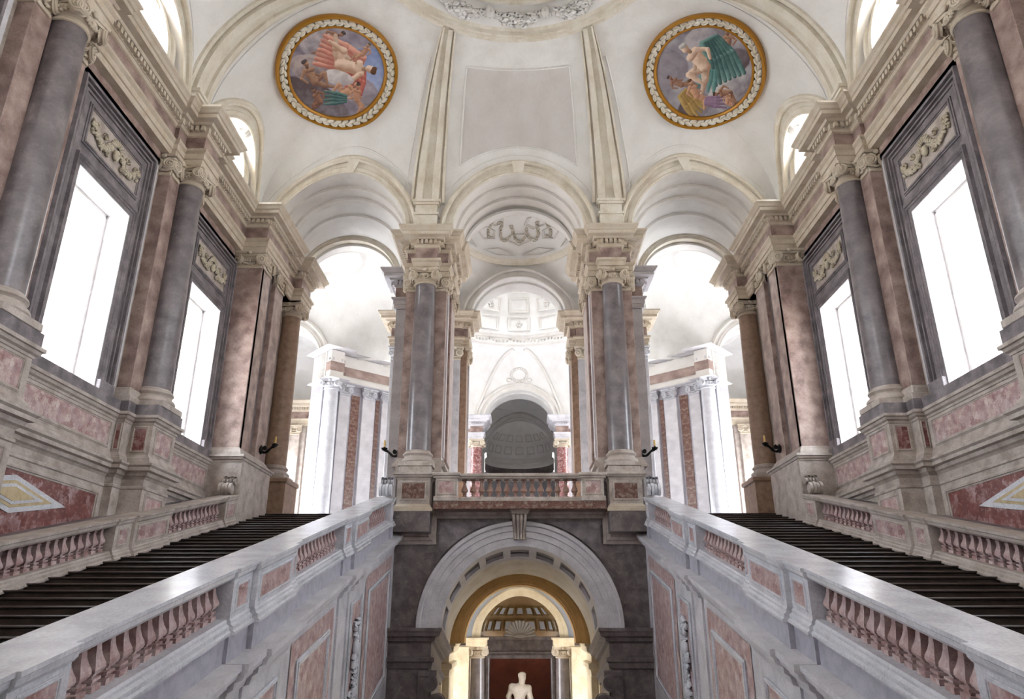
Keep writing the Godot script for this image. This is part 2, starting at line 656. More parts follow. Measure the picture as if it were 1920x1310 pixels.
func build_vault() -> void:
	var cv := Cove.new()
	cv.c = Vector3(0, 0, -15)
	hall = cv
	var ceil := structure("ceiling", "white plaster vault with cream ribs rising to a round oculus ring", "vault")
	var fa := [[0.0, 2.42, 2.30, EN - 0.1], [-6.62, 2.42, 2.30, EN - 0.1], [6.62, 2.42, 2.30, EN - 0.1]]
	var sa := [[0.0, 2.1, 2.3, EN - 0.1], [-6.0, 2.1, 2.3, EN - 0.1], [6.0, 2.1, 2.3, EN - 0.1]]
	var b := mb()
	cove_mesh(b, cv, [fa, sa, fa, sa], 0.16, 34)
	put("vault_shell", b, M.vault, ceil)
	for side in 4:
		for q: Array in (fa if side % 2 == 0 else sa):
			b = mb()
			cove_ring(b, cv, side, q, ARCHIVOLT)
			put("arch_moulding", b, M.cream, ceil)
			b = mb()
			if side % 2 == 0:
				cove_soffit(b, cv, side, q, [[0.0, 9.45], [-0.1, 9.45], [-0.1, 10.1], [-0.2, 10.1], [-0.2, 10.9 if q[0] == 0.0 else 10.4]])
			else:
				cove_soffit(b, cv, side, q, [[0.0, 9.78], [-0.10, 9.78], [-0.10, 9.84]])
			put("arch_soffit", b, M.plaster, ceil)
			# thin line incised above the arch
			b = mb()
			cove_ring(b, cv, side, [q[0], q[1] + 0.78, q[2] + 0.70, q[3]], PackedVector2Array([Vector2(0, 0.0), Vector2(0.01, 0.03), Vector2(0.05, 0.03), Vector2(0.06, 0.0)]))
			if absf(q[0]) < 0.1 or side % 2 == 0:
				put("arch_fillet", b, M.vault, ceil)
	# keystone of the central arches and of the neighbours
	for q: Array in fa:
		b = mb()
		var rows := []
		for p in [[-0.15, 0.02], [-0.15, 0.24], [0.18, 0.24], [0.18, 0.02]]:
			pass
		var yk: float = q[3] + q[2]
		rows = []
		for e in [[0.02, 0.16], [0.46, 0.26]]:
			var r := PackedVector3Array()
			for k in [[-1, 0.02], [-1, 0.22], [1, 0.22], [1, 0.02]]:
				r.append(cv.on(0, q[0] + k[0] * e[1], yk + e[0], k[1]))
			rows.append(r)
		b.skin(rows, 0)
		b.quad(rows[0][0], rows[0][1], rows[0][2], rows[0][3])
		b.quad(rows[1][0], rows[1][1], rows[1][2], rows[1][3])
		put("keystone", b, M.cream, ceil)
	# ribs with a sunk middle, on an attic block each
	var ribp := [[-0.62, 0.0], [-0.61, 0.05], [-0.52, 0.07], [-0.50, 0.03], [-0.44, 0.03], [-0.42, 0.11], [-0.17, 0.13], [-0.15, 0.08], [0.15, 0.08], [0.17, 0.13], [0.42, 0.11], [0.44, 0.03], [0.50, 0.03], [0.52, 0.07], [0.61, 0.05], [0.62, 0.0]]
	for side in 4:
		var wr := cv.ra if side % 2 == 0 else cv.rb
		for s in [-1.0, 1.0]:
			b = mb()
			var rows := []
			for p: Array in ribp:
				var r := PackedVector3Array()
				for k in 33:
					var y: float = 14.75 + (cv.y0 + cv.h - 14.75) * sin(PI * 0.5 * k / 32.0)
					var sc := lerpf(1.05, 0.86, k / 32.0)
					r.append(cv.on(side, s * wr + p[0] * sc, y, p[1] * 1.9))
				rows.append(r)
			b.skin(rows, 1)
			put("rib", b, M.cream, ceil)
			b = mb()
			var o := cv.pt(side, s * wr, EN)
			var n := cv.nrm(side, s * wr, EN)
			n.y = 0.0
			n = n.normalized()
			var u := Vector3.UP.cross(n)
			for e in [[EN - 0.4, 14.15, 0.42, 0.30], [14.15, 14.24, 0.47, 0.36], [14.24, 14.58, 0.40, 0.28], [14.58, 14.66, 0.46, 0.36], [14.66, 14.76, 0.52, 0.42]]:
				var q2 := PackedVector3Array()
				for k in [[-1, -0.3], [1, -0.3], [1, e[3]], [-1, e[3]]]:
					q2.append(Vector3(o.x, e[0], o.z) + u * (e[2] * k[0]) + n * k[1])
				b.prism(q2, Vector3(0, e[1] - e[0], 0))
			put("rib_block", b, M.cream, ceil)
	# sunk field over the middle arch, bounded by a fillet
	for side in [0, 2]:
		var q: Array = fa[0]
		b = mb()
		var rows := []
		for i in 25:
			var f := i / 24.0
			var r := PackedVector3Array()
			for j in 25:
				var w := lerpf(-2.25, 2.25, j / 24.0)
				var yb: float = q[3] + (q[2] + 0.98) * sqrt(maxf(0.05, 1.0 - pow(w / (q[1] + 1.3), 2)))
				r.append(cv.on(side, w, lerpf(yb, cv.y0 + cv.h - 0.14, sin(f * PI * 0.5)), 0.03))
			rows.append(r)
		b.skin(rows, 2)
		var edge := PackedVector3Array()
		for j in 25: edge.append(rows[0][j])
		for i in range(1, 25): edge.append(rows[i][24])
		for j in range(23, -1, -1): edge.append(rows[24][j])
		for i in range(23, 0, -1): edge.append(rows[i][0])
		edge.append(edge[0])
		put("vault_field", b, M.grey_panel, ceil)
		b = mb()
		var rad := PackedFloat32Array()
		for k in edge.size(): rad.append(0.035)
		b.tube(edge, rad, 6)
		put("field_fillet", b, M.vault, ceil)
	# oculus
	b = mb()
	b.lathe(P2([4.98, 18.70, 4.90, 18.60, 4.74, 18.58, 4.70, 18.64, 4.62, 18.64, 4.58, 18.76, 4.46, 18.80]), cv.c, 96)
	put("oculus_ring", b, M.cream, ceil)
	b = mb()
	b.lathe(P2([4.46, 18.80, 4.36, 18.86, 4.22, 19.02, 4.14, 19.22, 4.10, 19.34, 4.02, 19.36]), cv.c, 96, 2)
	put("oculus_cove", b, M.vault, ceil)
	b = mb()
	b.lathe(P2([4.02, 19.36, 3.96, 19.28, 3.84, 19.28, 3.80, 19.36, 3.70, 19.36, 3.66, 19.46, 3.5, 19.48, 3.5, 20.2]), cv.c, 96)
	put("oculus_lip", b, M.cream, ceil)
	b = mb()
	b.lathe(P2([3.5, 20.2, 3.3, 21.0, 2.7, 21.9, 1.6, 22.6, 0.0, 22.9]), cv.c, 64, 2)
	put("upper_dome", b, M.trim, ceil)
	# garlands between masks round the cove of the oculus
	b = mb()
	var nm := 14
	for k in nm:
		var t0 := TAU * (k + 0.5) / nm
		for i in 46:
			var f := (i + 0.5) / 46.0
			var t := t0 + TAU / nm * lerpf(0.10, 0.90, f)
			var sag := sin(PI * f)
			for e in 6:
				var rr := 4.22 + rng.randf_range(-0.12, 0.10) * (0.5 + sag)
				var yy := 19.08 - sag * 0.20 + rng.randf_range(-0.15, 0.15) * (0.35 + sag)
				var p := Vector3(sin(t) * rr, yy, -15 - cos(t) * rr)
				var sc := rng.randf_range(0.04, 0.09)
				b.blob(p, Basis.from_euler(Vector3(rng.randf() * 3, rng.randf() * 3, 0)).scaled(Vector3(sc * 1.5, sc, sc)), 5, 3)
	var gl := put("garland", b, M.vault, ceil)
	gl.set_meta("kind", "stuff")
	for k in nm:
		var t := TAU * (k + 0.5) / nm
		b = mb()
		var o := Vector3(sin(t) * 4.16, 19.08, -15 - cos(t) * 4.16)
		var bs := Basis(Vector3.UP, -t)
		b.blob(o, bs * Basis.from_scale(Vector3(0.17, 0.23, 0.15)), 10, 8)
		b.blob(o + bs * Vector3(0, -0.02, 0.13), bs * Basis.from_scale(Vector3(0.03, 0.07, 0.05)), 6, 4)
		for e in [-1.0, 1.0]:
			b.blob(o + bs * Vector3(e * 0.06, 0.04, 0.11), bs * Basis.from_scale(Vector3(0.035, 0.02, 0.03)), 6, 4)
			b.blob(o + bs * Vector3(e * 0.20, 0.08, 0.0), bs * Basis.from_euler(Vector3(0, 0, -e * 0.6)) * Basis.from_scale(Vector3(0.10, 0.04, 0.05)), 6, 4)
			b.blob(o + bs * Vector3(e * 0.15, -0.12, 0.0), bs * Basis.from_scale(Vector3(0.06, 0.12, 0.05)), 6, 4)
		b.blob(o + bs * Vector3(0, 0.19, 0.03), bs * Basis.from_scale(Vector3(0.13, 0.08, 0.08)), 8, 5)
		put("mask", b, M.vault, ceil)
	# outlines of the corner fields
	for side in 4:
		for s in [-1.0, 1.0]:
			var wr := cv.ra if side % 2 == 0 else cv.rb
			var pts := PackedVector3Array()
			for k in 25:
				var y: float = 15.2 + (cv.y0 + cv.h - 0.12 - 15.2) * sin(PI * 0.5 * k / 24.0)
				pts.append(cv.on(side, s * (wr + 0.85), y, 0.01))
			var rad := PackedFloat32Array()
			for k in pts.size(): rad.append(0.03)
			b = mb()
			b.tube(pts, rad, 6)
			put("field_fillet", b, M.vault, ceil)
	# arched windows of the lunettes over the cornice
	for side in [1, 3]:
		for q: Array in sa:
			lunette(cv, side, q, ceil)

func lunette(cv: Cove, side: int, q: Array, parent: Node3D) -> void:
	var s := 1.0 if side == 1 else -1.0
	var zc: float = cv.c.z + (q[0] if side == 1 else -q[0])
	var outer := func(t: float, x: float, g: float) -> Vector3:
		return Vector3(s * x, EN - 0.1 + (q[2] - 0.1 + g) * sin(t), zc + (q[1] - 0.1 + g) * cos(t))
	var hole := func(t: float, x: float, g: float) -> Vector3:
		var hw := 1.12 + g
		# upright sides below the springing, round above
		var y := 14.75 + hw * sin(t)
		return Vector3(s * x, y, zc + hw * cos(t))
	var b := mb()
	var rows := []
	for e in [[0, 9.82], [1, 9.82], [1, 11.0]]:
		var r := PackedVector3Array()
		r.append(Vector3(s * e[1], EN - 0.3, zc + (q[1] - 0.1)) if e[0] == 0 else Vector3(s * e[1], EN - 0.3, zc + 1.12))
		for k in 37:
			var t := PI * k / 36.0
			r.append(outer.call(t, e[1], 0.0) if e[0] == 0 else hole.call(t, e[1], 0.0))
		r.append(Vector3(s * e[1], EN - 0.3, zc - (q[1] - 0.1)) if e[0] == 0 else Vector3(s * e[1], EN - 0.3, zc - 1.12))
		rows.append(r)
	b.skin([rows[0], rows[1]], 0)
	b.skin([rows[1], rows[2]], 1)
	put("lunette_wall", b, M.plaster, parent)
	b = mb()
	var fr := []
	var ps := [[0.0, 9.84], [0.0, 9.70], [0.12, 9.70], [0.14, 9.74], [0.26, 9.74], [0.28, 9.67], [0.36, 9.65], [0.38, 9.84]]
	var rw := []
	for p: Array in ps:
		var r := PackedVector3Array()
		r.append(Vector3(s * p[1], EN - 0.3, zc + 1.12 + p[0]))
		for k in 37:
			r.append(hole.call(PI * k / 36.0, p[1], p[0]))
		r.append(Vector3(s * p[1], EN - 0.3, zc - 1.12 - p[0]))
		rw.append(r)
	b.skin(rw, 1)
	put("lunette_frame", b, M.cream, parent)
	# scrolled keystone
	b = mb()
	var rr := PackedVector3Array()
	var rad := PackedFloat32Array()
	for k in 33:
		var t := k / 32.0
		var a := -PI * 0.5 - t * TAU * 1.7
		var g := lerpf(0.25, 0.05, t)
		rr.append(Vector3(s * (9.45 + cos(a) * g * 0.95), 15.95 + sin(a) * g, zc))
		rad.append(lerpf(0.06, 0.045, t))
	b.tube(rr, rad, 6)
	for e in [-1.0, 1.0]:
		var r2 := PackedVector3Array()
		for p in rr:
			r2.append(p + Vector3(0, 0, 0.11 * e))
		b.tube(r2, rad, 6)
	b.prism(P3([Vector3(s * 9.5, 15.75, zc - 0.17), Vector3(s * 9.5, 16.25, zc - 0.2), Vector3(s * 9.5, 16.25, zc + 0.2), Vector3(s * 9.5, 15.75, zc + 0.17)]), Vector3(s * 0.4, 0, 0))
	put("scroll_keystone", b, M.vault, parent)

# ------------------------------------------------------------------ classical members
var ARCHITRAVE := PackedVector2Array([Vector2(-0.3, 12.10), Vector2(0.03, 12.10), Vector2(0.03, 12.27), Vector2(0.07, 12.28), Vector2(0.07, 12.44), Vector2(0.12, 12.48), Vector2(0.14, 12.50), Vector2(0.14, 12.57), Vector2(0.0, 12.58)])
var CORNICE := PackedVector2Array([Vector2(0, 13.03), Vector2(0.05, 13.05), Vector2(0.08, 13.12), Vector2(0.11, 13.13), Vector2(0.11, 13.30), Vector2(0.22, 13.31), Vector2(0.26, 13.37), Vector2(0.44, 13.39), Vector2(0.44, 13.51), Vector2(0.48, 13.53), Vector2(0.52, 13.60), Vector2(0.58, 13.66), Vector2(0.58, 13.72), Vector2(-0.5, 13.74)])

func entablature(path: PackedVector3Array, closed: bool, flip: float, s: float, parent: Node, dy := 0.0, light := false) -> void:
	var fr := mitre(path, Vector3.UP, closed, flip)
	for k in fr.size():
		fr[k].origin.y = dy
	var b := mb(s)
	b.sweep(ARCHITRAVE, fr, 0)
	put("architrave", b, M.marble_dull if light else M.entab, parent)
	b = mb(s)
	b.sweep(P2([0.0, 12.55, 0.0, 13.06]), fr, 0)
	put("frieze", b, M.pink, parent)
	b = mb(s)
	b.sweep(CORNICE, fr, 0)
	put("cornice", b, M.marble_dull if light else M.entab, parent)
	b = mb(s)
	var m := path.size()
	for i in (m if closed else m - 1):
		var p := path[i]
		var q := path[(i + 1) % m]
		var d := q - p
		var n := d.normalized().cross(Vector3.UP) * flip
		var l := d.length()
		var cnt := int(floor((l + 0.16) / 0.16))
		d = d.normalized()
		for k in cnt:
			var c := p + d * (l * 0.5 + (k - (cnt - 1) * 0.5) * 0.16)
			var q2 := PackedVector3Array()
			for e in [[-0.048, 0.10], [0.048, 0.10], [0.048, 0.21], [-0.048, 0.21]]:
				q2.append(Vector3(c.x, 13.15 + dy, c.z) + d * e[0] + n * e[1])
			var up := Vector3(0, 0.14, 0)
			b.quad(q2[0], q2[1], q2[2], q2[3])
			b.quad(q2[3], q2[2], q2[2] + up, q2[3] + up)
			b.quad(q2[0], q2[3], q2[3] + up, q2[0] + up)
			b.quad(q2[1], q2[2], q2[2] + up, q2[1] + up)
	if b.v.size():
		var o := put("dentil_course", b, M.marble_dull if light else M.entab, parent)
		o.set_meta("kind", "stuff")

func volute_mesh() -> Mesh:
	if not meshes.has("vol"):
		var b := mb()
		var pts := PackedVector3Array()
		var rad := PackedFloat32Array()
		for k in 41:
			var t := k / 40.0
			var a := PI * 0.5 - t * TAU * 2.2
			var g := lerpf(0.165, 0.03, pow(t, 0.8))
			pts.append(Vector3(cos(a) * g, sin(a) * g, 0.03))
			rad.append(lerpf(0.034, 0.02, t))
		b.tube(pts, rad, 6)
		b.blob(Vector3(0, 0, 0.04), Basis.from_scale(Vector3(0.04, 0.04, 0.035)), 8, 5)
		var fr := []
		for i in 21:
			var t := TAU * i / 20.0
			fr.append(Transform3D(Vector3(cos(t), sin(t), 0), Vector3(0, 0, 1), Vector3.ZERO, Vector3.ZERO))
		b.sweep(P2([0.0, 0.02, 0.17, 0.02, 0.185, -0.01, 0.15, -0.06, 0.185, -0.11, 0.0, -0.12]), fr, 1)
		meshes.vol = b.mesh()
	return meshes.vol

func capital_mesh() -> Mesh:
	if not meshes.has("cap"):
		var b := mb()
		var r := 0.40
		b.lathe(P2([r * 0.98, -0.02, r * 1.07, 0.0, r * 1.10, 0.03, r * 1.07, 0.06, r, 0.07, r * 1.0, 0.14, r * 1.10, 0.18, r * 1.30, 0.28, r * 1.34, 0.34, r * 1.20, 0.40, 0.0, 0.42]), Vector3.ZERO, 28)
		for k in 20:
			var t := TAU * k / 20.0
			b.blob(Vector3(cos(t) * r * 1.26, 0.27, sin(t) * r * 1.26), Basis(Vector3.UP, -t) * Basis.from_scale(Vector3(0.05, 0.075, 0.05)), 6, 4)
		# abacus with hollowed sides
		for e in [[0.42, 0.50, 1.0], [0.50, 0.60, 1.07]]:
			var poly := PackedVector3Array()
			for k in 4:
				var a0 := TAU * (k + 0.5) / 4.0
				var c0: Vector3 = Vector3(cos(a0), 0, sin(a0)) * (r * 2.02 * e[2])
				var a1 := TAU * (k + 1.5) / 4.0
				var c1: Vector3 = Vector3(cos(a1), 0, sin(a1)) * (r * 2.02 * e[2])
				for j in 9:
					var f := lerpf(0.06, 0.94, j / 8.0)
					var p: Vector3 = c0.lerp(c1, f)
					p -= p.normalized() * (sin(f * PI) * 0.10)
					p.y = e[0]
					poly.append(p)
			b.prism(poly, Vector3(0, e[1] - e[0], 0))
		# rosette and festoon on each face
		for k in 4:
			var bs := Basis(Vector3.UP, TAU * k / 4.0)
			b.blob(bs * Vector3(0, 0.51, r * 1.36), bs * Basis.from_scale(Vector3(0.09, 0.09, 0.06)), 8, 5)
			for j in 9:
				var f := (j - 4) / 4.0
				b.blob(bs * Vector3(f * r * 0.80, 0.30 - (1.0 - f * f) * 0.13, r * 1.22), bs * Basis.from_scale(Vector3(0.05, 0.045, 0.05)), 6, 4)
		meshes.cap = b.mesh()
	return meshes.cap

func base_mesh() -> Mesh:
	if not meshes.has("base"):
		var b := mb()
		var r := 0.465
		b.box(Vector3(-0.64, 0, -0.64), Vector3(0.64, 0.15, 0.64), 0.01)
		b.lathe(P2([0.0, 0.15, 0.60, 0.15, 0.635, 0.19, 0.635, 0.23, 0.60, 0.275, 0.555, 0.28, 0.55, 0.30, 0.515, 0.33, 0.51, 0.37, 0.535, 0.40, 0.54, 0.405, 0.565, 0.43, 0.555, 0.47, 0.53, 0.485, 0.50, 0.49, 0.50, 0.52, r, 0.56]), Vector3.ZERO, 32)
		meshes.base = b.mesh()
	return meshes.base

func column(at: Vector3, mat: Material, label: String, group: String, top := CT, called := "ionic_column", scale := 0.88) -> Node3D:
	var c := thing(called, label, "column", at, group)
	var sc := Basis.from_scale(Vector3(scale, 1, scale))
	inst("base", base_mesh(), M.pale, c, Transform3D(sc, at))
	var b := mb()
	var h := top - at.y
	var pr := PackedVector2Array()
	for k in 15:
		var f := k / 14.0
		var r := 0.465 - 0.066 * pow(f, 1.7)
		pr.append(Vector2(r * scale, lerpf(0.55, h - 0.52, f)))
	b.lathe(pr, at, 36, 2)
	put("shaft", b, mat, c)
	var cap := inst("capital", capital_mesh(), M.marble if mat == M.marble else M.entab, c, Transform3D(Basis.from_scale(Vector3(scale * 1.04, 0.87, scale * 1.04)), at + Vector3(0, h - 0.52, 0)))
	volutes(cap, 0.40, 4)
	return c

func volutes(cap: MeshInstance3D, r: float, faces: int) -> void:
	for k in faces:
		var bs := Basis(Vector3.UP, TAU * k / 4.0)
		for e in [-1.0, 1.0]:
			var o := MeshInstance3D.new()
			o.mesh = volute_mesh()
			o.material_override = cap.material_override
			o.name = "volute"
			cap.add_child(o, true)
			var f := bs * Basis(Vector3.UP, e * 0.42) * Basis.from_scale(Vector3(-e, 1, 1))
			o.transform = Transform3D(f, bs * Vector3(e * r * 1.12, 0.285, r * 1.34))

# shallow capital of a pilaster: c is the middle of its face at the foot of the capital, n points out, w is the pilaster's width
func pilaster_capital(c: Vector3, n: Vector3, w: float, parent: Node, mat: Material) -> void:
	var u := Vector3.UP.cross(n)
	var bs := Basis(u, Vector3.UP, n)
	var key := "pc%.2f" % w
	if not meshes.has(key):
		var b := mb()
		b.box(Vector3(-w * 0.5, -0.02, -0.12), Vector3(w * 0.5, 0.06, 0.05), 0.012)
		b.box(Vector3(-w * 0.5, 0.05, -0.12), Vector3(w * 0.5, 0.42, 0.02))
		b.box(Vector3(-w * 0.5 - 0.10, 0.42, -0.12), Vector3(w * 0.5 + 0.10, 0.50, 0.12), 0.02)
		b.box(Vector3(-w * 0.5 - 0.14, 0.50, -0.12), Vector3(w * 0.5 + 0.14, 0.60, 0.17), 0.02)
		var ne := int(w / 0.11)
		for k in ne:
			var x := (k - (ne - 1) * 0.5) * (w - 0.2) / ne
			b.blob(Vector3(x, 0.27, 0.04), Basis.from_scale(Vector3(0.045, 0.07, 0.05)), 6, 4)
		b.blob(Vector3(0, 0.52, 0.16), Basis.from_scale(Vector3(0.09, 0.08, 0.05)), 7, 4)
		for j in 9:
			var f := (j - 4) / 4.0
			b.blob(Vector3(f * w * 0.34, 0.22 - (1.0 - f * f) * 0.10, 0.05), Basis.from_scale(Vector3(0.05, 0.045, 0.05)), 6, 4)
		meshes[key] = b.mesh()
	var cap := inst("capital", meshes[key], mat, parent, Transform3D(bs, c))
	for e in [-1.0, 1.0]:
		var o := MeshInstance3D.new()
		o.mesh = volute_mesh()
		o.material_override = mat
		o.name = "volute"
		cap.add_child(o, true)
		o.transform = Transform3D(Basis(Vector3.UP, e * 0.3) * Basis.from_scale(Vector3(-e, 1, 1)), Vector3(e * (w * 0.5 - 0.04), 0.285, 0.10))

# rectangular or polygonal moulded frame with a field inside; pts run round the field in one plane, n points out of the wall
func framed(pts: PackedVector3Array, n: Vector3, w: float, depth: float, s: float, parent: Node, frame_mat: Material, field_mat: Material, called := "panel") -> MeshInstance3D:
	var cen := Vector3.ZERO
	for p in pts:
		cen += p / pts.size()
	var fr := mitre(pts, n, true, 1.0)
	if fr[0].basis.x.dot(pts[0] - cen) < 0.0:
		fr = mitre(pts, n, true, -1.0)
	var b := mb(s)
	b.sweep(P2([-w, 0.004, -w, depth * 0.45, -w * 0.72, depth * 0.5, -w * 0.68, depth, -w * 0.30, depth, -w * 0.25, depth * 0.6, 0.0, depth * 0.45, 0.0, 0.0]), fr, 0)
	var f := mb(s)
	var inner := PackedVector3Array()
	for k in pts.size():
		inner.append(fr[k].origin - fr[k].basis.x * (w * 0.98) + n * (depth * 0.2))
	f.poly(inner)
	var o := put(called, f, field_mat, parent)
	var g := put("panel_frame", b, frame_mat, o if parent is Node3D else parent)
	return o

func rect(x: float, y0: float, y1: float, z0: float, z1: float) -> PackedVector3Array:
	return P3([Vector3(x, y0, z0), Vector3(x, y1, z0), Vector3(x, y1, z1), Vector3(x, y0, z1)])

func rectz(z: float, x0: float, x1: float, y0: float, y1: float) -> PackedVector3Array:
	return P3([Vector3(x0, y0, z), Vector3(x0, y1, z), Vector3(x1, y1, z), Vector3(x1, y0, z)])

var CAPMOULD := PackedVector2Array([Vector2(-0.3, 0.0), Vector2(0.02, 0.0), Vector2(0.03, 0.05), Vector2(0.08, 0.08), Vector2(0.10, 0.14), Vector2(0.14, 0.15), Vector2(0.14, 0.22), Vector2(-0.3, 0.23)])
var FOOTMOULD := PackedVector2Array([Vector2(-0.3, 0.24), Vector2(0.0, 0.24), Vector2(0.03, 0.19), Vector2(0.07, 0.15), Vector2(0.08, 0.10), Vector2(0.11, 0.09), Vector2(0.11, 0.0), Vector2(-0.3, 0.0)])

func run(path: PackedVector3Array, prof: PackedVector2Array, y: float, s: float, mat: Material, parent: Node, called: String, closed := false, flip := -1.0) -> MeshInstance3D:
	var fr := mitre(path, Vector3.UP, closed, flip)
	for k in fr.size():
		fr[k].origin.y = y
	var b := mb(s)
	b.sweep(prof, fr, 0)
	return put(called, b, mat, parent)

# ------------------------------------------------------------------ facade of piers and arches
func build_facade() -> void:
	var w := structure("wall_back", "dark violet marble wall with a great round arch under the balcony", "wall")
	var b := mb()
	var ts := []
	for k in 65:
		ts.append(PI * k / 64.0)
	ts.append(atan2(3.6, 4.0)); ts.append(PI - atan2(3.6, 4.0))
	ts.sort()
	var r0 := PackedVector3Array()
	var r1 := PackedVector3Array()
	for t: float in ts:
		r0.append(Vector3(cos(t) * 2.55, -0.1 + sin(t) * 2.55, -24.0))
		var k := minf(4.0 / maxf(absf(cos(t)), 1e-4), 3.6 / maxf(sin(t), 1e-4))
		r1.append(Vector3(cos(t) * k, -0.1 + sin(t) * k, -24.0))
	b.skin([r0, r1], 0)
	for s in [-1.0, 1.0]:
		b.box(Vector3(s * 2.75, LF, -23.85), Vector3(s * 4.1, -0.1, -27.0))
		b.box(Vector3(s * 4.0, LF, -23.98), Vector3(s * 11.5, UF - 0.4, -24.6))
	put("masonry", b, M.dark, w)
	# archivolt
	b = mb()
	var fr := []
	for k in 65:
		var t := PI * k / 64.0
		fr.append(Transform3D(Vector3(cos(t), sin(t), 0), Vector3(0, 0, 1), Vector3.ZERO, Vector3(0, -0.1, -24)))
	b.sweep(P2([2.5, -0.05, 2.5, 0.06, 2.66, 0.07, 2.67, 0.11, 2.86, 0.12, 2.87, 0.17, 3.02, 0.17, 3.05, 0.25, 3.15, 0.26, 3.18, 0.16, 3.19, -0.02]), fr, 1)
	put("archivolt", b, M.marble_dull, w)
	# descending soffit with a lattice of bands
	var sof := func(t: float, d: float, lift: float) -> Vector3:
		var rr := 2.5 - 0.02 * d - lift
		return Vector3(cos(t) * rr, -0.1 - 0.215 * d + sin(t) * rr, -24.0 - d)
	var strip := func(bb: MB, t0: float, t1: float, d0: float, d1: float, lift: float, seg: int) -> void:
		var rows := []
		for e in [[d0, 0.0], [d0, lift], [d1, lift], [d1, 0.0]]:
			var r := PackedVector3Array()
			for k in seg + 1:
				r.append(sof.call(lerpf(t0, t1, k / float(seg)), e[0], e[1]))
			rows.append(r)
		bb.skin(rows, 1)
		for t: float in [t0, t1]:
			bb.quad(sof.call(t, d0, 0.0), sof.call(t, d0, lift), sof.call(t, d1, lift), sof.call(t, d1, 0.0))
	b = mb()
	strip.call(b, 0.0, PI, 0.0, 1.9, 0.0, 64)
	put("soffit", b, M.dark, w)
	b = mb()
	strip.call(b, 0.0, PI, -0.05, 0.28, 0.10, 64)
	strip.call(b, 0.0, PI, 0.95, 1.25, 0.10, 64)
	for k in 10:
		var t := PI * (k + 0.0) / 9.0
		strip.call(b, maxf(t - 0.05, 0.0), minf(t + 0.05, PI), 0.28, 0.95, 0.10, 4)
	put("soffit_band", b, M.marble_dull, w)
	b = mb()
	strip.call(b, 0.0, PI, 1.25, 3.0, 0.04, 64)
	put("soffit_plaster", b, M.cream, w)
	# impost that follows the falling passage
	var imp := [[-0.2, -0.1], [0.42, -0.1], [0.42, -0.19], [0.38, -0.23], [0.35, -0.33], [0.21, -0.38], [0.20, -0.47], [0.10, -0.51], [0.08, -0.55], [0.08, -0.90], [0.20, -0.94], [0.20, -1.03], [0.14, -1.08], [0.11, -1.22], [0.02, -1.25], [0.02, -2.9]]
	for s in [-1.0, 1.0]:
		b = mb(s)
		var rows := []
		for p: Array in imp:
			rows.append(P3([Vector3(4.05, p[1], -23.85 + p[0]), Vector3(2.75 - p[0], p[1], -23.85 + p[0]), Vector3(2.75 - p[0], p[1] - 0.215 * (3.1), -27.0)]))
		b.skin(rows, 0)
		put("impost", b, M.dark, w)
	# moulding that steps up over the arch
	b = mb()
	var path := P3([Vector3(-4.0, 2.5, -24), Vector3(-2.78, 2.5, -24), Vector3(-2.78, 3.30, -24), Vector3(2.78, 3.30, -24), Vector3(2.78, 2.5, -24), Vector3(4.0, 2.5, -24)])
	b.sweep(P2([0.18, 0.0, 0.18, 0.22, 0.10, 0.24, 0.08, 0.16, -0.02, 0.14, -0.04, 0.08, -0.13, 0.06, -0.14, 0.0]), mitre(path, Vector3(0, 0, 1), false, -1.0), 0)
	put("stepped_moulding", b, M.pale, w)
	# sunk spandrels
	for s in [-1.0, 1.0]:
		b = mb(s)
		var pl := PackedVector3Array()
		for k in 13:
			var t := lerpf(0.66, 1.30, k / 12.0)
			pl.append(Vector3(cos(t) * 3.24, -0.1 + sin(t) * 3.24, -23.97))
		pl.append(Vector3(cos(1.30) * 3.24, 3.05, -23.97))
		pl.append(Vector3(2.55, 3.05, -23.97))
		b.prism(pl, Vector3(0, 0, 0.05))
		put("spandrel_panel", b, M.grey, w)
	# piers
	for s in [-1.0, 1.0]:
		var p := thing("arcade_pier", "pink marble pier carrying the arches beside the balcony", "pier", Vector3(s * 3.33, UF, -25.7), "piers beside the balcony")
		b = mb(s)
		b.box(Vector3(2.62, 2.7, -24.05), Vector3(4.05, CB, -27.35))
		b.box(Vector3(2.80, 2.68, -23.28), Vector3(3.92, 3.32, -24.1), 0.01)
		put("foot_block", b, M.dark, p)
		b = mb(s)
		b.box(Vector3(2.84, 3.3, -23.36), Vector3(3.88, 4.5, -24.1))
		b.box(Vector3(2.84, 4.5, -23.40), Vector3(3.86, 4.78, -24.3), 0.03)
		put("pedestal", b, M.pale, p)
		var loop := P3([Vector3(3.88, 0, -24.1), Vector3(3.88, 0, -23.36), Vector3(2.84, 0, -23.36), Vector3(2.84, 0, -24.1)])
		run(loop, CAPMOULD, 4.31, s, M.pale, p, "pedestal_cap", false, -1.0)
		run(loop, FOOTMOULD, 3.31, s, M.entab, p, "pedestal_foot", false, -1.0)
		framed(rectz(-23.36, 2.93, 3.79, 3.64, 4.26), Vector3(0, 0, 1), 0.07, 0.03, s, p, M.pale, M.plinth)
		b = mb(s)
		b.box(Vector3(2.58, 4.5, -24.02), Vector3(4.09, CB + 0.1, -27.3))
		put("plinth", b, M.pale, p)
		var lp := P3([Vector3(4.1, 0, -27.35), Vector3(4.1, 0, -24.12), Vector3(2.56, 0, -24.12), Vector3(2.56, 0, -27.35)])
		run(lp, FOOTMOULD, 4.86, s, M.pale, p, "base_moulding", false, -1.0)
		b = mb(s)
		b.box(Vector3(2.6, CB, -24.16), Vector3(4.06, CT - 0.2, -27.3), 0.015)
		put("shaft", b, M.pink, p)
		b = mb(s)
		b.box(Vector3(2.55, CB + 0.2, -24.5), Vector3(2.62, CT, -24.72), 0.01)
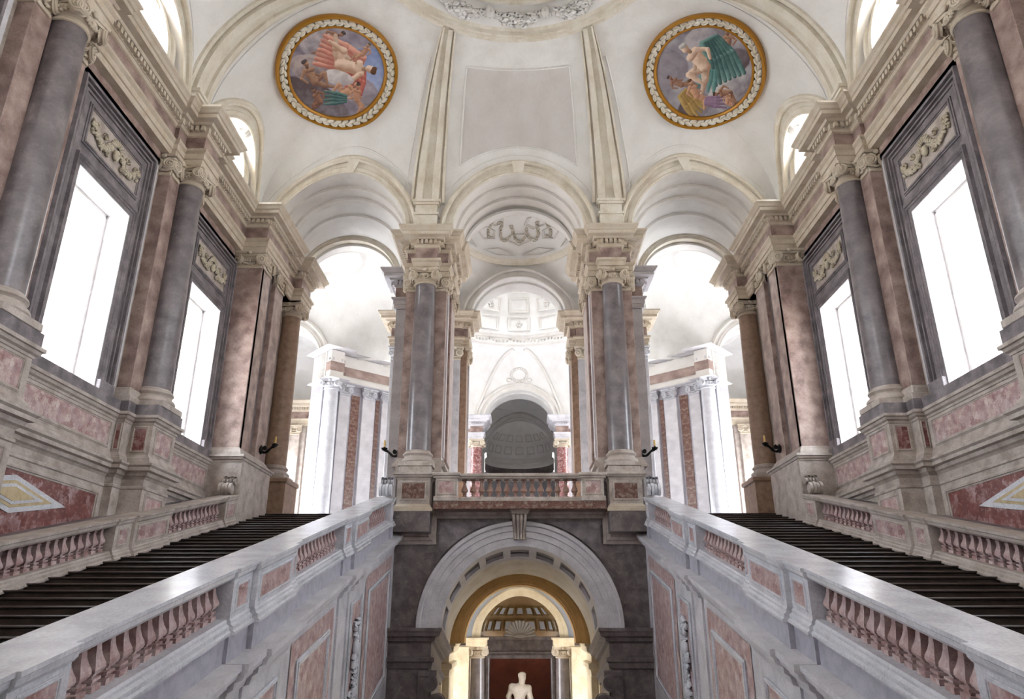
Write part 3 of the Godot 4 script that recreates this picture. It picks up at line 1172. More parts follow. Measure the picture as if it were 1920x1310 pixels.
		b.box(Vector3(2.55, CB + 0.2, -26.75), Vector3(2.62, CT, -26.95), 0.01)
		put("edge_strip", b, M.marble_dull, p)
		b = mb(s)
		b.box(Vector3(2.5, CB + 0.2, -25.1), Vector3(2.62, CT, -26.4), 0.02)
		put("inner_pilaster", b, M.pink, p)
		for x in [2.84, 3.82]:
			pilaster_capital(Vector3(s * x, CT - 0.85, -24.14), Vector3(0, 0, 1), 0.46, p, M.entab)
		pilaster_capital(Vector3(s * 2.50, CT - 0.85, -25.75), Vector3(-s, 0, 0), 1.2, p, M.entab)
		pilaster_capital(Vector3(s * 2.60, CT - 0.85, -24.45), Vector3(-s, 0, 0), 0.5, p, M.entab)
		pilaster_capital(Vector3(s * 4.06, CT - 0.85, -25.0), Vector3(s, 0, 0), 1.2, p, M.entab)
		var ep := P3([Vector3(4.08, 0, -27.3), Vector3(4.08, 0, -24.14), Vector3(3.72, 0, -24.14), Vector3(3.72, 0, -23.74), Vector3(2.94, 0, -23.74), Vector3(2.94, 0, -24.14), Vector3(2.58, 0, -24.14), Vector3(2.58, 0, -25.05), Vector3(2.48, 0, -25.05), Vector3(2.48, 0, -26.45), Vector3(2.58, 0, -26.45), Vector3(2.58, 0, -27.3)])
		entablature(ep, false, -1.0, s, p, -0.25)
		b = mb(s)
		b.box(Vector3(4.0, UF, -27.5), Vector3(5.0, CT, -28.6), 0.015)
		put("rear_pilaster", b, M.marble, p)
		entablature(P3([Vector3(5.05, 0, -28.7), Vector3(5.05, 0, -27.45), Vector3(4.0, 0, -27.45)]), false, -1.0, s, p, -0.08, true)
		b = mb(s)
		b.box(Vector3(4.0, CT - 0.1, -27.5), Vector3(5.0, EN - 0.1, -28.6))
		b.box(Vector3(2.6, CT - 0.2, -24.2), Vector3(4.06, EN + 0.0, -27.3))
		b.box(Vector3(2.96, CT - 0.2, -23.78), Vector3(3.70, EN - 0.3, -24.3))
		b.box(Vector3(2.48, EN - 0.05, -24.02), Vector3(4.18, 17.6, -25.9))
		put("core", b, M.plaster, p)
	# barrel vaults behind the side arches and their second ring
	for s in [-1.0, 1.0]:
		b = mb(s)
		var rows := []
		for e in [[2.22, 2.10, -25.35, 6.62], [2.22, 2.10, -26.2, 6.78], [2.12, 2.0, -26.2, 6.78], [2.12, 2.0, -27.0, 6.95], [2.22, 2.10, -27.0, 6.95], [2.22, 2.10, -27.95, 7.15], [2.5, 2.35, -27.95, 7.15]]:
			var r := PackedVector3Array()
			for k in 41:
				var t := PI * k / 40.0
				r.append(Vector3(e[3] + e[0] * cos(t), EN - 0.1 + e[1] * sin(t), e[2]))
			rows.append(r)
		b.skin(rows, 1)
		put("barrel_vault", b, M.vault, w)
		b = mb(s)
		var fr2 := []
		for k in 41:
			var t := PI * k / 40.0
			fr2.append(Transform3D(Vector3(cos(t), sin(t) * 0.95, 0), Vector3(0, 0, 1), Vector3.ZERO, Vector3(7.2, EN - 0.1, -28.1)))
		b.sweep(P2([2.5, 0.16, 2.28, 0.20, 2.26, 0.14, 2.14, 0.12, 2.13, 0.08, 2.02, 0.06, 2.02, -0.5, 2.10, -0.5, 2.5, -0.5]), fr2, 1)
		put("second_arch", b, M.cream, w)
	# corner piers at the head of the stairs
	for s in [-1.0, 1.0]:
		var p := thing("corner_pier", "pink marble corner pier with paired pilasters at the head of the stairs", "pier", Vector3(s * 9.2, 0, -23.9), "corner piers at the head of the stairs")
		b = mb(s)
		b.box(Vector3(8.6, 0.5, -22.55), Vector3(9.9, 4.78, -25.25), 0.01)
		put("pedestal", b, M.pale, p)
		var lp := P3([Vector3(9.7, 0, -22.4), Vector3(8.62, 0, -22.4), Vector3(8.62, 0, -25.3), Vector3(9.9, 0, -25.3)])
		run(P3([Vector3(9.8, 0, -22.55), Vector3(8.66, 0, -22.55), Vector3(8.66, 0, -25.25), Vector3(9.9, 0, -25.25)]), CAPMOULD, 4.72, s, M.pale, p, "pedestal_cap", false, -1.0)
		run(P3([Vector3(9.8, 0, -22.7), Vector3(8.82, 0, -22.7), Vector3(8.82, 0, -25.1), Vector3(9.9, 0, -25.1)]), FOOTMOULD, 4.98, s, M.pale, p, "base_moulding", false, -1.0)
		b = mb(s)
		b.box(Vector3(8.98, 4.9, -22.9), Vector3(9.9, CT, -25.0))
		put("shaft", b, M.dark, p)
		for z in [-22.72, -24.18]:
			b = mb(s)
			b.box(Vector3(8.82, 5.1, z), Vector3(9.6, CT - 0.5, z - 0.86), 0.015)
			put("pilaster", b, M.pink, p)
			pilaster_capital(Vector3(s * 8.82, CT - 0.6, z - 0.43), Vector3(-s, 0, 0), 0.86, p, M.entab)
		b = mb(s)
		b.box(Vector3(8.82, 5.1, -22.7), Vector3(9.72, CT - 0.5, -22.9), 0.015)
		put("front_pilaster", b, M.pink, p)
		pilaster_capital(Vector3(s * 9.27, CT - 0.6, -22.7), Vector3(0, 0, 1), 0.86, p, M.entab)
		entablature(P3([Vector3(9.75, 0, -22.66), Vector3(8.78, 0, -22.66), Vector3(8.78, 0, -25.08), Vector3(9.1, 0, -25.08), Vector3(9.1, 0, -26.75), Vector3(8.72, 0, -26.75), Vector3(8.72, 0, -28.0), Vector3(9.9, 0, -28.0)]), false, -1.0, s, p)
		b = mb(s)
		b.box(Vector3(8.8, CT, -22.7), Vector3(9.9, EN, -25.1))
		b.box(Vector3(9.15, CT, -25.0), Vector3(9.9, EN, -28.0))
		b.box(Vector3(8.74, CT, -26.8), Vector3(9.9, EN, -27.98))
		put("core", b, M.plaster, p)
		b = mb(s)
		b.box(Vector3(9.5, UF - 1.0, -25.2), Vector3(9.95, CT + 0.1, -28.0))
		put("return_wall", b, M.pale, p)

# ------------------------------------------------------------------ upper vestibule
func cove_room(cv: Cove, arches: Array, parent: Node3D, deep: Array) -> void:
	var b := mb()
	cove_mesh(b, cv, arches, 0.22, 24)
	put("vault_shell", b, M.vault, parent)
	for side in 4:
		for q: Array in arches[side]:
			b = mb()
			cove_ring(b, cv, side, q, ARCHIVOLT, 36)
			put("arch_moulding", b, M.plaster, parent)
			b = mb()
			var di: float = (cv.b if side % 2 == 0 else cv.a)
			cove_soffit(b, cv, side, q, [[0.0, di + 0.35], [-0.1, di + 0.35], [-0.1, di + deep[side]]], 36)
			put("arch_soffit", b, M.vault, parent)

func coffer(b: MB, loop: PackedVector3Array, cen: Vector3, n: Vector3, lift: float) -> void:
	var rows := []
	for e in [[1.0, -0.01], [0.96, lift], [0.86, lift], [0.82, lift * 0.35], [0.74, lift * 0.35], [0.70, -0.01]]:
		var r := PackedVector3Array()
		for k in loop.size() + 1:
			var p := loop[k % loop.size()]
			r.append(cen + (p - cen) * e[0] + n * e[1])
		rows.append(r)
	b.skin(rows, 0)

func build_vestibule() -> void:
	var v := structure("ceiling_vestibule", "white coffered domes and vaults of the upper vestibule", "vault")
	# first bay behind the middle arch: shallow dome with five-sided coffers
	var c1 := Cove.new()
	c1.c = Vector3(0, 0, -29.0)
	c1.a = 3.3; c1.b = 3.0; c1.h = 2.75; c1.R = 2.85; c1.ra = 2.9; c1.rb = 2.6
	var q0 := [[0.0, 2.22, 1.98, EN - 0.1]]
	cove_room(c1, [q0, [[0.0, 2.5, 2.3, EN - 0.1]], q0, [[0.0, 2.5, 2.3, EN - 0.1]]], v, [1.3, 1.2, 0.2, 1.2])
	var b := mb()
	b.lathe(P2([3.0, 16.30, 2.95, 16.20, 2.82, 16.18, 2.76, 16.28, 2.66, 16.30, 2.62, 16.42]), c1.c, 64)
	put("dome_ring", b, M.cream, v)
	b = mb()
	var prof := PackedVector2Array()
	for k in 13:
		var t := PI * 0.5 * k / 12.0
		prof.append(Vector2(2.62 * cos(t), 16.42 + 1.35 * sin(t)))
	b.lathe(prof, c1.c, 64, 2)
	put("shallow_dome", b, M.vault, v)
	var dome1 := func(az: float, t: float) -> Vector3:
		return c1.c + Vector3(sin(az) * 2.62 * cos(t), 16.42 + 1.35 * sin(t), -cos(az) * 2.62 * cos(t))
	for ring in [[0.62, 8, 0.30, 0.0, 5], [1.02, 4, 0.34, 0.4, 6]]:
		for k in ring[1]:
			b = mb()
			var az0: float = TAU * (k + ring[3]) / ring[1]
			var cen: Vector3 = dome1.call(az0, ring[0])
			var loop := PackedVector3Array()
			for j in ring[4]:
				var a: float = TAU * (j + 0.5) / ring[4] + PI * 0.5
				var rr := 0.60
				var t2: float = ring[0] + rr / 2.0 * sin(a) * 0.62
				loop.append(dome1.call(az0 + rr * cos(a) / (2.62 * cos(ring[0])), t2))
			var n := (Vector3(c1.c.x, 14.5, c1.c.z) - cen).normalized()
			coffer(b, loop, cen, n, 0.07)
			put("coffer", b, M.plaster, v)
	for k in 8:
		b = mb()
		var az0 := TAU * (k + 0.5) / 8.0
		var cen: Vector3 = dome1.call(az0, 0.2)
		var n := (Vector3(0, 15.0, c1.c.z) - cen).normalized()
		coffer(b, P3([dome1.call(az0 - 0.33, 0.12), dome1.call(az0, 0.34), dome1.call(az0 + 0.33, 0.12), dome1.call(az0, 0.08)]), cen, n, 0.05)
		put("coffer", b, M.plaster, v)
	for k in 5:
		b = mb()
		var az0 := -0.9 + k * 0.45
		for j in 40:
			var f := j / 39.0
			var p: Vector3 = dome1.call(az0 + 0.5 * (f - 0.5), 0.80 + 0.22 * sin(f * 5.0 + k))
			for e in 2:
				b.blob(p + Vector3(rng.randf_range(-0.05, 0.05), -0.04 + rng.randf_range(-0.03, 0.02), rng.randf_range(-0.05, 0.05)), Basis.from_scale(Vector3(0.06, 0.045, 0.06)), 5, 3)
		var o := put("garland", b, M.cream, v)
		o.set_meta("kind", "stuff")
	# central dome
	var c2 := Cove.new()
	c2.c = Vector3(0, 0, -42.3)
	c2.a = 6.3; c2.b = 9.0; c2.h = 4.8; c2.R = 6.1; c2.ra = 3.1; c2.rb = 3.4
	var q1 := [[0.0, 2.55, 2.32, EN - 0.1]]
	var q2 := [[0.0, 2.6, 2.4, EN - 0.1], [-5.9, 2.4, 2.3, EN - 0.1], [5.9, 2.4, 2.3, EN - 0.1]]
	cove_room(c2, [q1, [q2[0], q2[1]], [[0.0, 2.25, 2.05, EN - 0.1]], [q2[0], q2[2]]], v, [1.8, 0.6, 0.6, 0.6])
	for s in [-1.0, 1.0]:
		b = mb()
		var rad := PackedFloat32Array()
		var pts := PackedVector3Array()
		for k in 21:
			var y := 13.9 + (c2.y0 + c2.h - 13.95) * sin(PI * 0.5 * k / 20.0)
			pts.append(c2.on(0, s * lerpf(3.15, 0.35, pow(k / 20.0, 1.15)), y, 0.02))
			rad.append(0.12)
		b.tube(pts, rad, 8)
		put("groin_rib", b, M.plaster, v)
	b = mb()
	for k in 20:
		var t := TAU * k / 20.0
		b.blob(c2.on(0, 0.55 * cos(t), 16.95 + 0.42 * sin(t), 0.03), Basis.from_scale(Vector3(0.12, 0.12, 0.08)), 6, 4)
	for s in [-1.0, 1.0]:
		b.blob(c2.on(0, s * 0.75, 16.62, 0.03), Basis.from_scale(Vector3(0.2, 0.14, 0.1)), 7, 4)
	put("wreath_relief", b, M.plaster, v)
	b = mb()
	b.lathe(P2([6.25, 18.42, 6.2, 18.26, 6.0, 18.24, 5.96, 18.36, 5.8, 18.38, 5.8, 18.75, 5.7, 18.8, 5.66, 18.92, 5.52, 18.95, 5.5, 19.05]), c2.c, 80)
	put("dome_ring", b, M.plaster, v)
	b = mb()
	for k in 150:
		var t := TAU * k / 150.0
		for e in 2:
			b.blob(c2.c + Vector3(cos(t) * 5.8, 18.56 + 0.07 * sin(k * 1.1) + rng.randf_range(-0.05, 0.05), sin(t) * 5.8), Basis.from_scale(Vector3(0.10, 0.09, 0.10)), 5, 3)
	put("ring_garland", b, M.plaster, v).set_meta("kind", "stuff")
	b = mb()
	prof = PackedVector2Array()
	for k in 17:
		var t := PI * 0.5 * k / 16.0 * 0.70
		prof.append(Vector2(5.5 * cos(t), 19.05 + 4.6 * sin(t)))
	b.lathe(prof, c2.c, 80, 2)
	var tt := PI * 0.5 * 0.70
	b.lathe(P2([5.5 * cos(tt), 19.05 + 4.6 * sin(tt), 5.5 * cos(tt), 19.05 + 4.6 * sin(tt) + 0.8]), c2.c, 40)  # open top added to let sky and sun light in
	put("central_dome", b, M.vault, v)
	for row in 3:
		for k in 16:
			var az := TAU * k / 16.0
			if cos(az) < -0.2:
				continue
			var t: float = [0.14, 0.42, 0.70, 0.95][row]
			var dt: float = [0.11, 0.11, 0.10, 0.08][row]
			var da := 0.145
			var dp := func(a2: float, t2: float) -> Vector3:
				return c2.c + Vector3(sin(a2) * 5.5 * cos(t2), 19.05 + 4.6 * sin(t2), -cos(a2) * 5.5 * cos(t2))
			b = mb()
			var cen: Vector3 = dp.call(az, t)
			coffer(b, P3([dp.call(az - da, t - dt), dp.call(az - da, t + dt), dp.call(az + da, t + dt), dp.call(az + da, t - dt)]), cen, (Vector3(0, 18, c2.c.z) - cen).normalized(), 0.09)
			if (k + row) % 2 == 0:
				for j in 6:
					var a3 := TAU * j / 6.0
					b.blob(dp.call(az + 0.028 * cos(a3), t + 0.032 * sin(a3)), Basis.from_scale(Vector3(0.12, 0.12, 0.12)), 5, 3)
			put("coffer", b, M.plaster, v)
	# dark bay and coffered apse at the far end
	var c3 := Cove.new()
	c3.c = Vector3(0, 0, -57.2)
	c3.a = 4.0; c3.b = 4.1; c3.h = 3.6; c3.R = 3.6; c3.ra = 3.4; c3.rb = 3.4
	cove_room(c3, [[[0.0, 3.0, 2.9, EN - 0.1]], [], q1, []], v, [0.6, 0.5, 0.4, 0.5])
	b = mb()
	b.lathe(P2([3.75, 17.2, 3.6, 17.05, 3.4, 17.1, 3.3, 17.3, 2.8, 18.2, 1.6, 18.9, 0.0, 19.2]), c3.c, 48)
	put("dark_dome", b, M.vault, v)
	var ac := Vector3(0, 0, -61.8)
	b = mb()
	prof = PackedVector2Array()
	for k in 13:
		var t := PI * 0.5 * k / 12.0
		prof.append(Vector2(2.95 * cos(t), EN + 2.85 * sin(t)))
	b.lathe(prof, ac, 40, 2, PI, TAU)
	put("half_dome", b, M.vault, v)
	for row in 2:
		for k in 7:
			var az := (k - 3) * 0.36
			var t: float = [0.28, 0.66][row]
			var dp := func(a2: float, t2: float) -> Vector3:
				return ac + Vector3(sin(a2) * 2.93 * cos(t2), EN + 2.83 * sin(t2), -cos(a2) * 2.93 * cos(t2))
			b = mb()
			var cen: Vector3 = dp.call(az, t)
			coffer(b, P3([dp.call(az - 0.13, t - 0.13), dp.call(az - 0.12, t + 0.12), dp.call(az + 0.12, t + 0.12), dp.call(az + 0.13, t - 0.13)]), cen, (Vector3(0, 14.2, ac.z + 1.0) - cen).normalized(), 0.07)
			put("coffer", b, M.plaster, v)
	b = mb()
	b.lathe(P2([2.97, EN + 0.05, 2.8, EN, 2.78, 13.3, 2.93, 13.2, 2.95, 12.85]), ac, 40, 1, PI, TAU)
	put("apse_band", b, M.plaster, v)
	var w := structure("wall_apse", "grey marble apse with a brown band at the far end", "wall")
	b = mb()
	b.lathe(P2([2.93, 12.86, 2.93, 12.2]), ac, 40, 1, PI, TAU)
	put("brown_band", b, M.dark, w)
	b = mb()
	b.lathe(P2([2.93, 12.2, 2.85, 12.1, 2.95, 12.0, 2.95, UF]), ac, 40, 1, PI, TAU)
	put("drum", b, M.marble_dull, w)
	b = mb()
	b.box(Vector3(-18, UF, -65.4), Vector3(18, 20, -65.8))
	for s in [-1.0, 1.0]:
		b.box(Vector3(s * 4.0, UF, -53.0), Vector3(s * 4.4, 17, -62))
		b.box(Vector3(s * 2.95, UF, -61.3), Vector3(s * 4.4, EN, -61.8))
	put("masonry", b, M.plaster, w)
	# piers between the bays
	for s in [-1.0, 1.0]:
		var p := thing("inner_pier", "tan marble pier with white edges carrying the second arch", "pier", Vector3(s * 3.3, UF, -32.7), "piers of the second arch")
		b = mb(s)
		b.box(Vector3(2.42, UF, -32.2), Vector3(5.9, CT, -33.4), 0.015)
		put("shaft", b, M.brown, p)
		b = mb(s)
		b.box(Vector3(2.72, UF, -32.12), Vector3(3.2, CT, -32.25), 0.01)
		b.box(Vector3(2.36, UF, -33.0), Vector3(2.44, CT, -33.2), 0.01)
		put("edge_strip", b, M.marble, p)
		b = mb(s)
		b.box(Vector3(5.0, UF, -32.05), Vector3(5.95, CT, -32.3), 0.01)
		put("outer_pilaster", b, M.marble, p)
		pilaster_capital(Vector3(s * 5.48, CT - 0.6, -32.05), Vector3(0, 0, 1), 0.9, p, M.marble)
		pilaster_capital(Vector3(s * 2.96, CT - 0.6, -32.12), Vector3(0, 0, 1), 0.5, p, M.cream)
		pilaster_capital(Vector3(s * 2.40, CT - 0.6, -32.75), Vector3(-s, 0, 0), 0.9, p, M.entab)
		entablature(P3([Vector3(5.98, 0, -33.45), Vector3(5.98, 0, -32.02), Vector3(4.97, 0, -32.02), Vector3(4.97, 0, -32.16), Vector3(3.25, 0, -32.16), Vector3(3.25, 0, -32.05), Vector3(2.68, 0, -32.05), Vector3(2.68, 0, -32.16), Vector3(2.40, 0, -32.16), Vector3(2.40, 0, -33.45)]), false, -1.0, s, p)
		b = mb(s)
		b.box(Vector3(2.45, CT, -32.2), Vector3(5.9, EN, -33.4))
		b.box(Vector3(2.7, EN, -32.3), Vector3(4.6, 17.5, -33.2))
		put("core", b, M.plaster, p)
	for s in [-1.0, 1.0]:
		var p := thing("far_pier", "pale pier with a red marble column before the dark apse", "pier", Vector3(s * 3.4, UF, -52.0), "piers before the dark apse")
		b = mb(s)
		b.box(Vector3(2.75, UF, -51.3), Vector3(6.3, CT, -53.0), 0.015)
		put("shaft", b, M.marble_dull, p)
		entablature(P3([Vector3(6.3, 0, -51.25), Vector3(3.45, 0, -51.25), Vector3(3.45, 0, -50.3), Vector3(2.55, 0, -50.3), Vector3(2.55, 0, -51.25), Vector3(2.7, 0, -51.25), Vector3(2.7, 0, -53.0)]), false, -1.0, s, p, 0.0, true)
		b = mb(s)
		b.box(Vector3(2.75, CT, -51.3), Vector3(6.3, EN, -53.0))
		b.box(Vector3(2.57, CT, -50.4), Vector3(3.43, EN, -51.4))
		put("core", b, M.plaster, p)
		column(Vector3(s * 3.0, UF + 0.9, -50.75), M.redcol, "red marble column before the dark apse", "red columns before the apse", CT, "red_column", 0.92)
	# side halls, bright with daylight from the courtyards
	for s in [-1.0, 1.0]:
		var h := structure("ceiling_side_hall", "white side hall vault with arches lit from the courtyard", "vault")
		var cs := Cove.new()
		cs.c = Vector3(s * 10.5, 0, -33.4)
		cs.a = 5.6; cs.b = 4.7; cs.h = 4.0; cs.R = 2.6; cs.ra = 4.4; cs.rb = 3.4
		var near := [[s * 3.3, 2.05, 1.9, EN - 0.1]]      # side 2: x = c.x - w
		var farq := [[s * 2.75, 2.3, 2.15, EN - 0.1]]
		var outq := [[0.0, 3.2, 2.4, EN - 0.1]]
		var inq := [[0.0, 2.2, 2.0, EN - 0.1]]
		cove_room(cs, [farq, outq if s > 0 else inq, near, inq if s > 0 else outq], h, [1.2, 1.2, 0.3, 1.2])
		b = mb()
		b.lathe(P2([2.7, 17.6, 2.5, 17.5, 2.4, 17.6, 2.3, 17.8, 1.4, 18.3, 0.0, 18.5]), cs.c, 40)
		put("dome", b, M.vault, h)
		# further bay behind it
		var cf := Cove.new()
		cf.c = Vector3(s * 11.4, 0, -43.6)
		cf.a = 4.7; cf.b = 4.4; cf.h = 3.4; cf.R = 2.6; cf.ra = 3.6; cf.rb = 3.4
		cove_room(cf, [[[0.0, 2.2, 2.0, EN - 0.1]], inq, [[s * -1.85, 2.3, 2.15, EN - 0.1]], inq], h, [0.8, 0.8, 0.4, 0.8])
		b = mb()
		b.lathe(P2([2.7, 17.0, 2.4, 17.0, 1.4, 17.7, 0, 17.9]), cf.c, 40)
		for k in 6:
			coffer(b, P3([cf.c + Vector3(sin(k * 1.047 - 0.3) * 2.0, 17.28, cos(k * 1.047 - 0.3) * 2.0), cf.c + Vector3(sin(k * 1.047 - 0.3) * 1.2, 17.72, cos(k * 1.047 - 0.3) * 1.2), cf.c + Vector3(sin(k * 1.047 + 0.3) * 1.2, 17.72, cos(k * 1.047 + 0.3) * 1.2), cf.c + Vector3(sin(k * 1.047 + 0.3) * 2.0, 17.28, cos(k * 1.047 + 0.3) * 2.0)]), cf.c + Vector3(sin(k * 1.047) * 1.6, 17.5, cos(k * 1.047) * 1.6), Vector3.DOWN, 0.07)
		put("dome", b, M.vault, h)
		var ow := structure("wall_side_hall", "pale side hall wall with tall openings to the courtyard", "wall")
		b = mb(s)
		b.box(Vector3(16.2, UF, -28.2), Vector3(17.2, 17, -29.4))
		b.box(Vector3(16.2, UF, -37.6), Vector3(17.2, 17, -40.4))
		b.box(Vector3(16.2, UF, -46.8), Vector3(17.2, 17, -50.0))
		b.box(Vector3(16.2, 9.6, -29.4), Vector3(17.2, 18, -46.8))
		b.box(Vector3(9.9, UF, -27.8), Vector3(17.2, 17.8, -28.6))
		b.box(Vector3(6.9, UF, -48.0), Vector3(17.2, 17.8, -48.6))
		put("masonry", b, M.plaster, ow)
		# pier in the daylight, with its columns
		var p := thing("white_pier", "pale daylit pier with grey pilasters and red marble strips in the side hall", "pier", Vector3(s * 8.7, UF, -38.5), "daylit piers in the side halls")
		var face := [Vector3(10.35, 0, -37.0), Vector3(7.0, 0, -39.9)]
		var d: Vector3 = (face[1] - face[0]).normalized()
		var nn := Vector3(-d.z, 0, d.x) * 1.0
		if nn.z < 0: nn = -nn
		var slab := func(bb: MB, f0: float, f1: float, out: float, y0: float, y1: float) -> void:
			var a: Vector3 = face[0] + d * f0 + nn * out
			var e: Vector3 = face[0] + d * f1 + nn * out
			a.y = y0; e.y = y0
			bb.prism(P3([a, e, e - nn * (out + 1.4), a - nn * (out + 1.4)]), Vector3(0, y1 - y0, 0))
		var L: float = (face[1] - face[0]).length()
		b = mb(s)
		slab.call(b, 0.0, L, 0.0, UF, EN)
		put("shaft", b, M.lilac, p)
		for e in [[0.95, 1.55, 0.12], [2.35, 3.1, 0.12], [3.55, 4.2, 0.12]]:
			b = mb(s)
			slab.call(b, e[0], e[1], e[2], UF, CT - 0.55)
			put("pilaster", b, M.marble_dull, p)
			var pc: Vector3 = face[0] + d * ((e[0] + e[1]) * 0.5) + nn * 0.12
			pilaster_capital(Vector3(pc.x * s, CT - 0.6, pc.z), Vector3(nn.x * s, 0, nn.z), 0.66, p, M.marble)
		for e in [[1.7, 2.2], [3.2, 3.45]]:
			b = mb(s)
			slab.call(b, e[0], e[1], 0.02, UF, CT - 0.5)
			put("red_strip", b, M.plinth, p)
		var ent: PackedVector3Array = P3([face[0] - nn * 1.4 - d * 0.0, face[0] + nn * 0.05, face[0] + d * 0.02 + nn * 0.6, face[0] + d * 0.85 + nn * 0.6, face[0] + d * 0.85 + nn * 0.15, face[0] + d * L + nn * 0.15, face[0] + d * L - nn * 1.4])
		entablature(ent, false, 1.0, s, p, 0.0, true)
		b = mb(s)
		slab.call(b, 0.05, 0.82, 0.58, CT, EN)
		slab.call(b, 0.0, L, 0.1, CT, EN)
		put("core", b, M.plaster, p)
		var cc: Vector3 = face[0] + d * 0.42 + nn * 0.15
		column(Vector3(cc.x * s, UF + 0.7, cc.z), M.marble, "white marble column on the daylit pier in the side hall", "white columns in the side halls", CT, "white_column", 0.9)
		# far wall members
		var fp := thing("far_side_pier", "pale far pier with clustered pilasters at the end of the side hall", "pier", Vector3(s * 12.6, UF, -46.0), "far piers of the side halls")
		for x in [11.2, 13.9]:
			b = mb(s)
			b.box(Vector3(x, UF, -46.6), Vector3(x + 1.3, CT, -48.0), 0.02)
			b.box(Vector3(x + 0.3, UF, -46.4), Vector3(x + 1.0, CT, -46.7), 0.02)
			put("shaft", b, M.pale, fp)
		for x in [11.2, 13.9]:
			pilaster_capital(Vector3(s * (x + 0.65), CT - 0.6, -46.4), Vector3(0, 0, 1), 0.7, fp, M.entab)
		entablature(P3([Vector3(16.2, 0, -46.5), Vector3(7.0, 0, -46.5)]), false, -1.0, s, fp)
		column(Vector3(s * 14.9, UF + 0.8, -38.9), M.pink, "pink marble column by the courtyard opening of the side hall", "pink columns in the side halls", CT, "pink_column", 0.95)

# ------------------------------------------------------------------ lower hall seen through the great arch
func build_lower_hall() -> void:
	var v := structure("ceiling_lower_hall", "cream and ochre vaults of the lower hall behind the great arch", "vault")
	var arcf := func(z: float, y: float, n: int) -> Array:
		var fr := []
		for k in n + 1:
			var t := PI * k / n
			fr.append(Transform3D(Vector3(cos(t), sin(t), 0), Vector3(0, 0, 1), Vector3.ZERO, Vector3(0, y, z)))
		return fr
	var b := mb()
	b.sweep(P2([2.6, 0.0, 2.44, 0.0, 2.42, 0.06, 2.30, 0.08, 2.28, 0.04, 2.12, 0.02, 2.10, -0.02, 2.0, -0.04, 1.96, -0.10, 1.93, -0.10, 1.93, -0.9]), arcf.call(-27.3, -0.62, 56), 1)
	put("ochre_arch", b, M.ochre, v)
	# square vault with crossing ribs, open to daylight on both sides
	var lc := Cove.new()
	lc.c = Vector3(0, 0, -33.9)
	lc.a = 5.2; lc.b = 5.6; lc.y0 = -0.65; lc.h = 3.1; lc.R = 1.3; lc.ra = 2.6; lc.rb = 3.0
	var lq := [[0.0, 2.0, 1.98, -0.62]]
	var lo := [[0.0, 1.7, 1.9, -0.62]]
	b = mb()
	cove_mesh(b, lc, [lq, lo, lq, lo], 0.25, 20)
	b.lathe(P2([1.35, 2.42, 0.0, 2.5]), lc.c, 24)
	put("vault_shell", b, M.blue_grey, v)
	for side in 4:
		b = mb()
		cove_ring(b, lc, side, (lq if side % 2 == 0 else lo)[0], PackedVector2Array([Vector2(0, -0.3), Vector2(0, 0.06), Vector2(0.22, 0.06), Vector2(0.24, 0.10), Vector2(0.40, 0.10), Vector2(0.42, -0.02)]), 36)
		put("arch_moulding", b, M.cream_y, v)
		for e in [-1.0, 1.0]:
			b = mb()
			var rows := []
			for p in [[-0.34, 0.0], [-0.33, 0.06], [-0.12, 0.08], [0.0, 0.12], [0.12, 0.08], [0.33, 0.06], [0.34, 0.0]]:
				var r := PackedVector3Array()
				for k in 25:
					var y := -0.6 + 3.02 * sin(PI * 0.5 * k / 24.0)
					r.append(lc.on(side, e * (lc.al(side) - 1.9 - 0.9 * k / 24.0) + p[0], y, p[1] + 0.02))
				rows.append(r)
			b.skin(rows, 1)
			put("groin_rib", b, M.cream_y, v)
	b = mb()
	b.sweep(P2([2.9, 0.0, 2.36, 0.0, 2.34, 0.06, 2.1, 0.06, 2.08, 0.0, 2.0, 0.0, 2.0, -0.6]), arcf.call(-39.6, -0.62, 48), 1)
	put("niche_arch", b, M.cream_y, v)
	# half dome of the niche
	var nc := Vector3(0, -0.64, -40.1)
	b = mb()
	var prof := PackedVector2Array()
	for k in 11:
		var t := PI * 0.5 * k / 10.0
		prof.append(Vector2(2.04 * cos(t), 2.04 * sin(t)))
	b.lathe(prof, nc, 36, 2, PI, TAU)
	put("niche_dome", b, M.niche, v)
	for row in 2:
		for k in 9:
			var az := (k - 4) * 0.34
			var t: float = [0.30, 0.72][row]
			var dp := func(a2: float, t2: float) -> Vector3:
				return nc + Vector3(sin(a2) * 1.98 * cos(t2), 1.98 * sin(t2), -cos(a2) * 1.98 * cos(t2))
			b = mb()
			var cen: Vector3 = dp.call(az, t)
			coffer(b, P3([dp.call(az - 0.13, t - 0.15), dp.call(az - 0.12, t + 0.14), dp.call(az + 0.12, t + 0.14), dp.call(az + 0.13, t - 0.15)]), cen, (nc - cen).normalized(), 0.06)
			var cf := put("coffer", b, M.niche, v)
			b = mb()
			var ins: Vector3 = (nc - cen).normalized() * 0.015
			b.quad(dp.call(az - 0.09, t - 0.10) + ins, dp.call(az - 0.085, t + 0.10) + ins, dp.call(az + 0.085, t + 0.10) + ins, dp.call(az + 0.09, t - 0.10) + ins)
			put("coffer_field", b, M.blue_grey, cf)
	var w := structure("wall_lower_niche", "grey marble wall with a rust red niche behind the statue", "wall")
	b = mb()
	b.box(Vector3(-4.5, -1.62, -40.2), Vector3(4.5, -0.70, -40.8))
	for s in [-1.0, 1.0]:
		b.box(Vector3(s * 1.55, LF, -40.2), Vector3(s * 4.5, -1.6, -41.5))
	put("masonry", b, M.dark, w)
	b = mb()
	b.box(Vector3(-2.3, -0.74, -39.85), Vector3(2.3, -0.58, -41.0), 0.02)
	b.box(Vector3(-2.2, -1.38, -40.05), Vector3(2.2, -1.28, -40.3), 0.02)
	put("ledge", b, M.dark, w)
	b = mb()
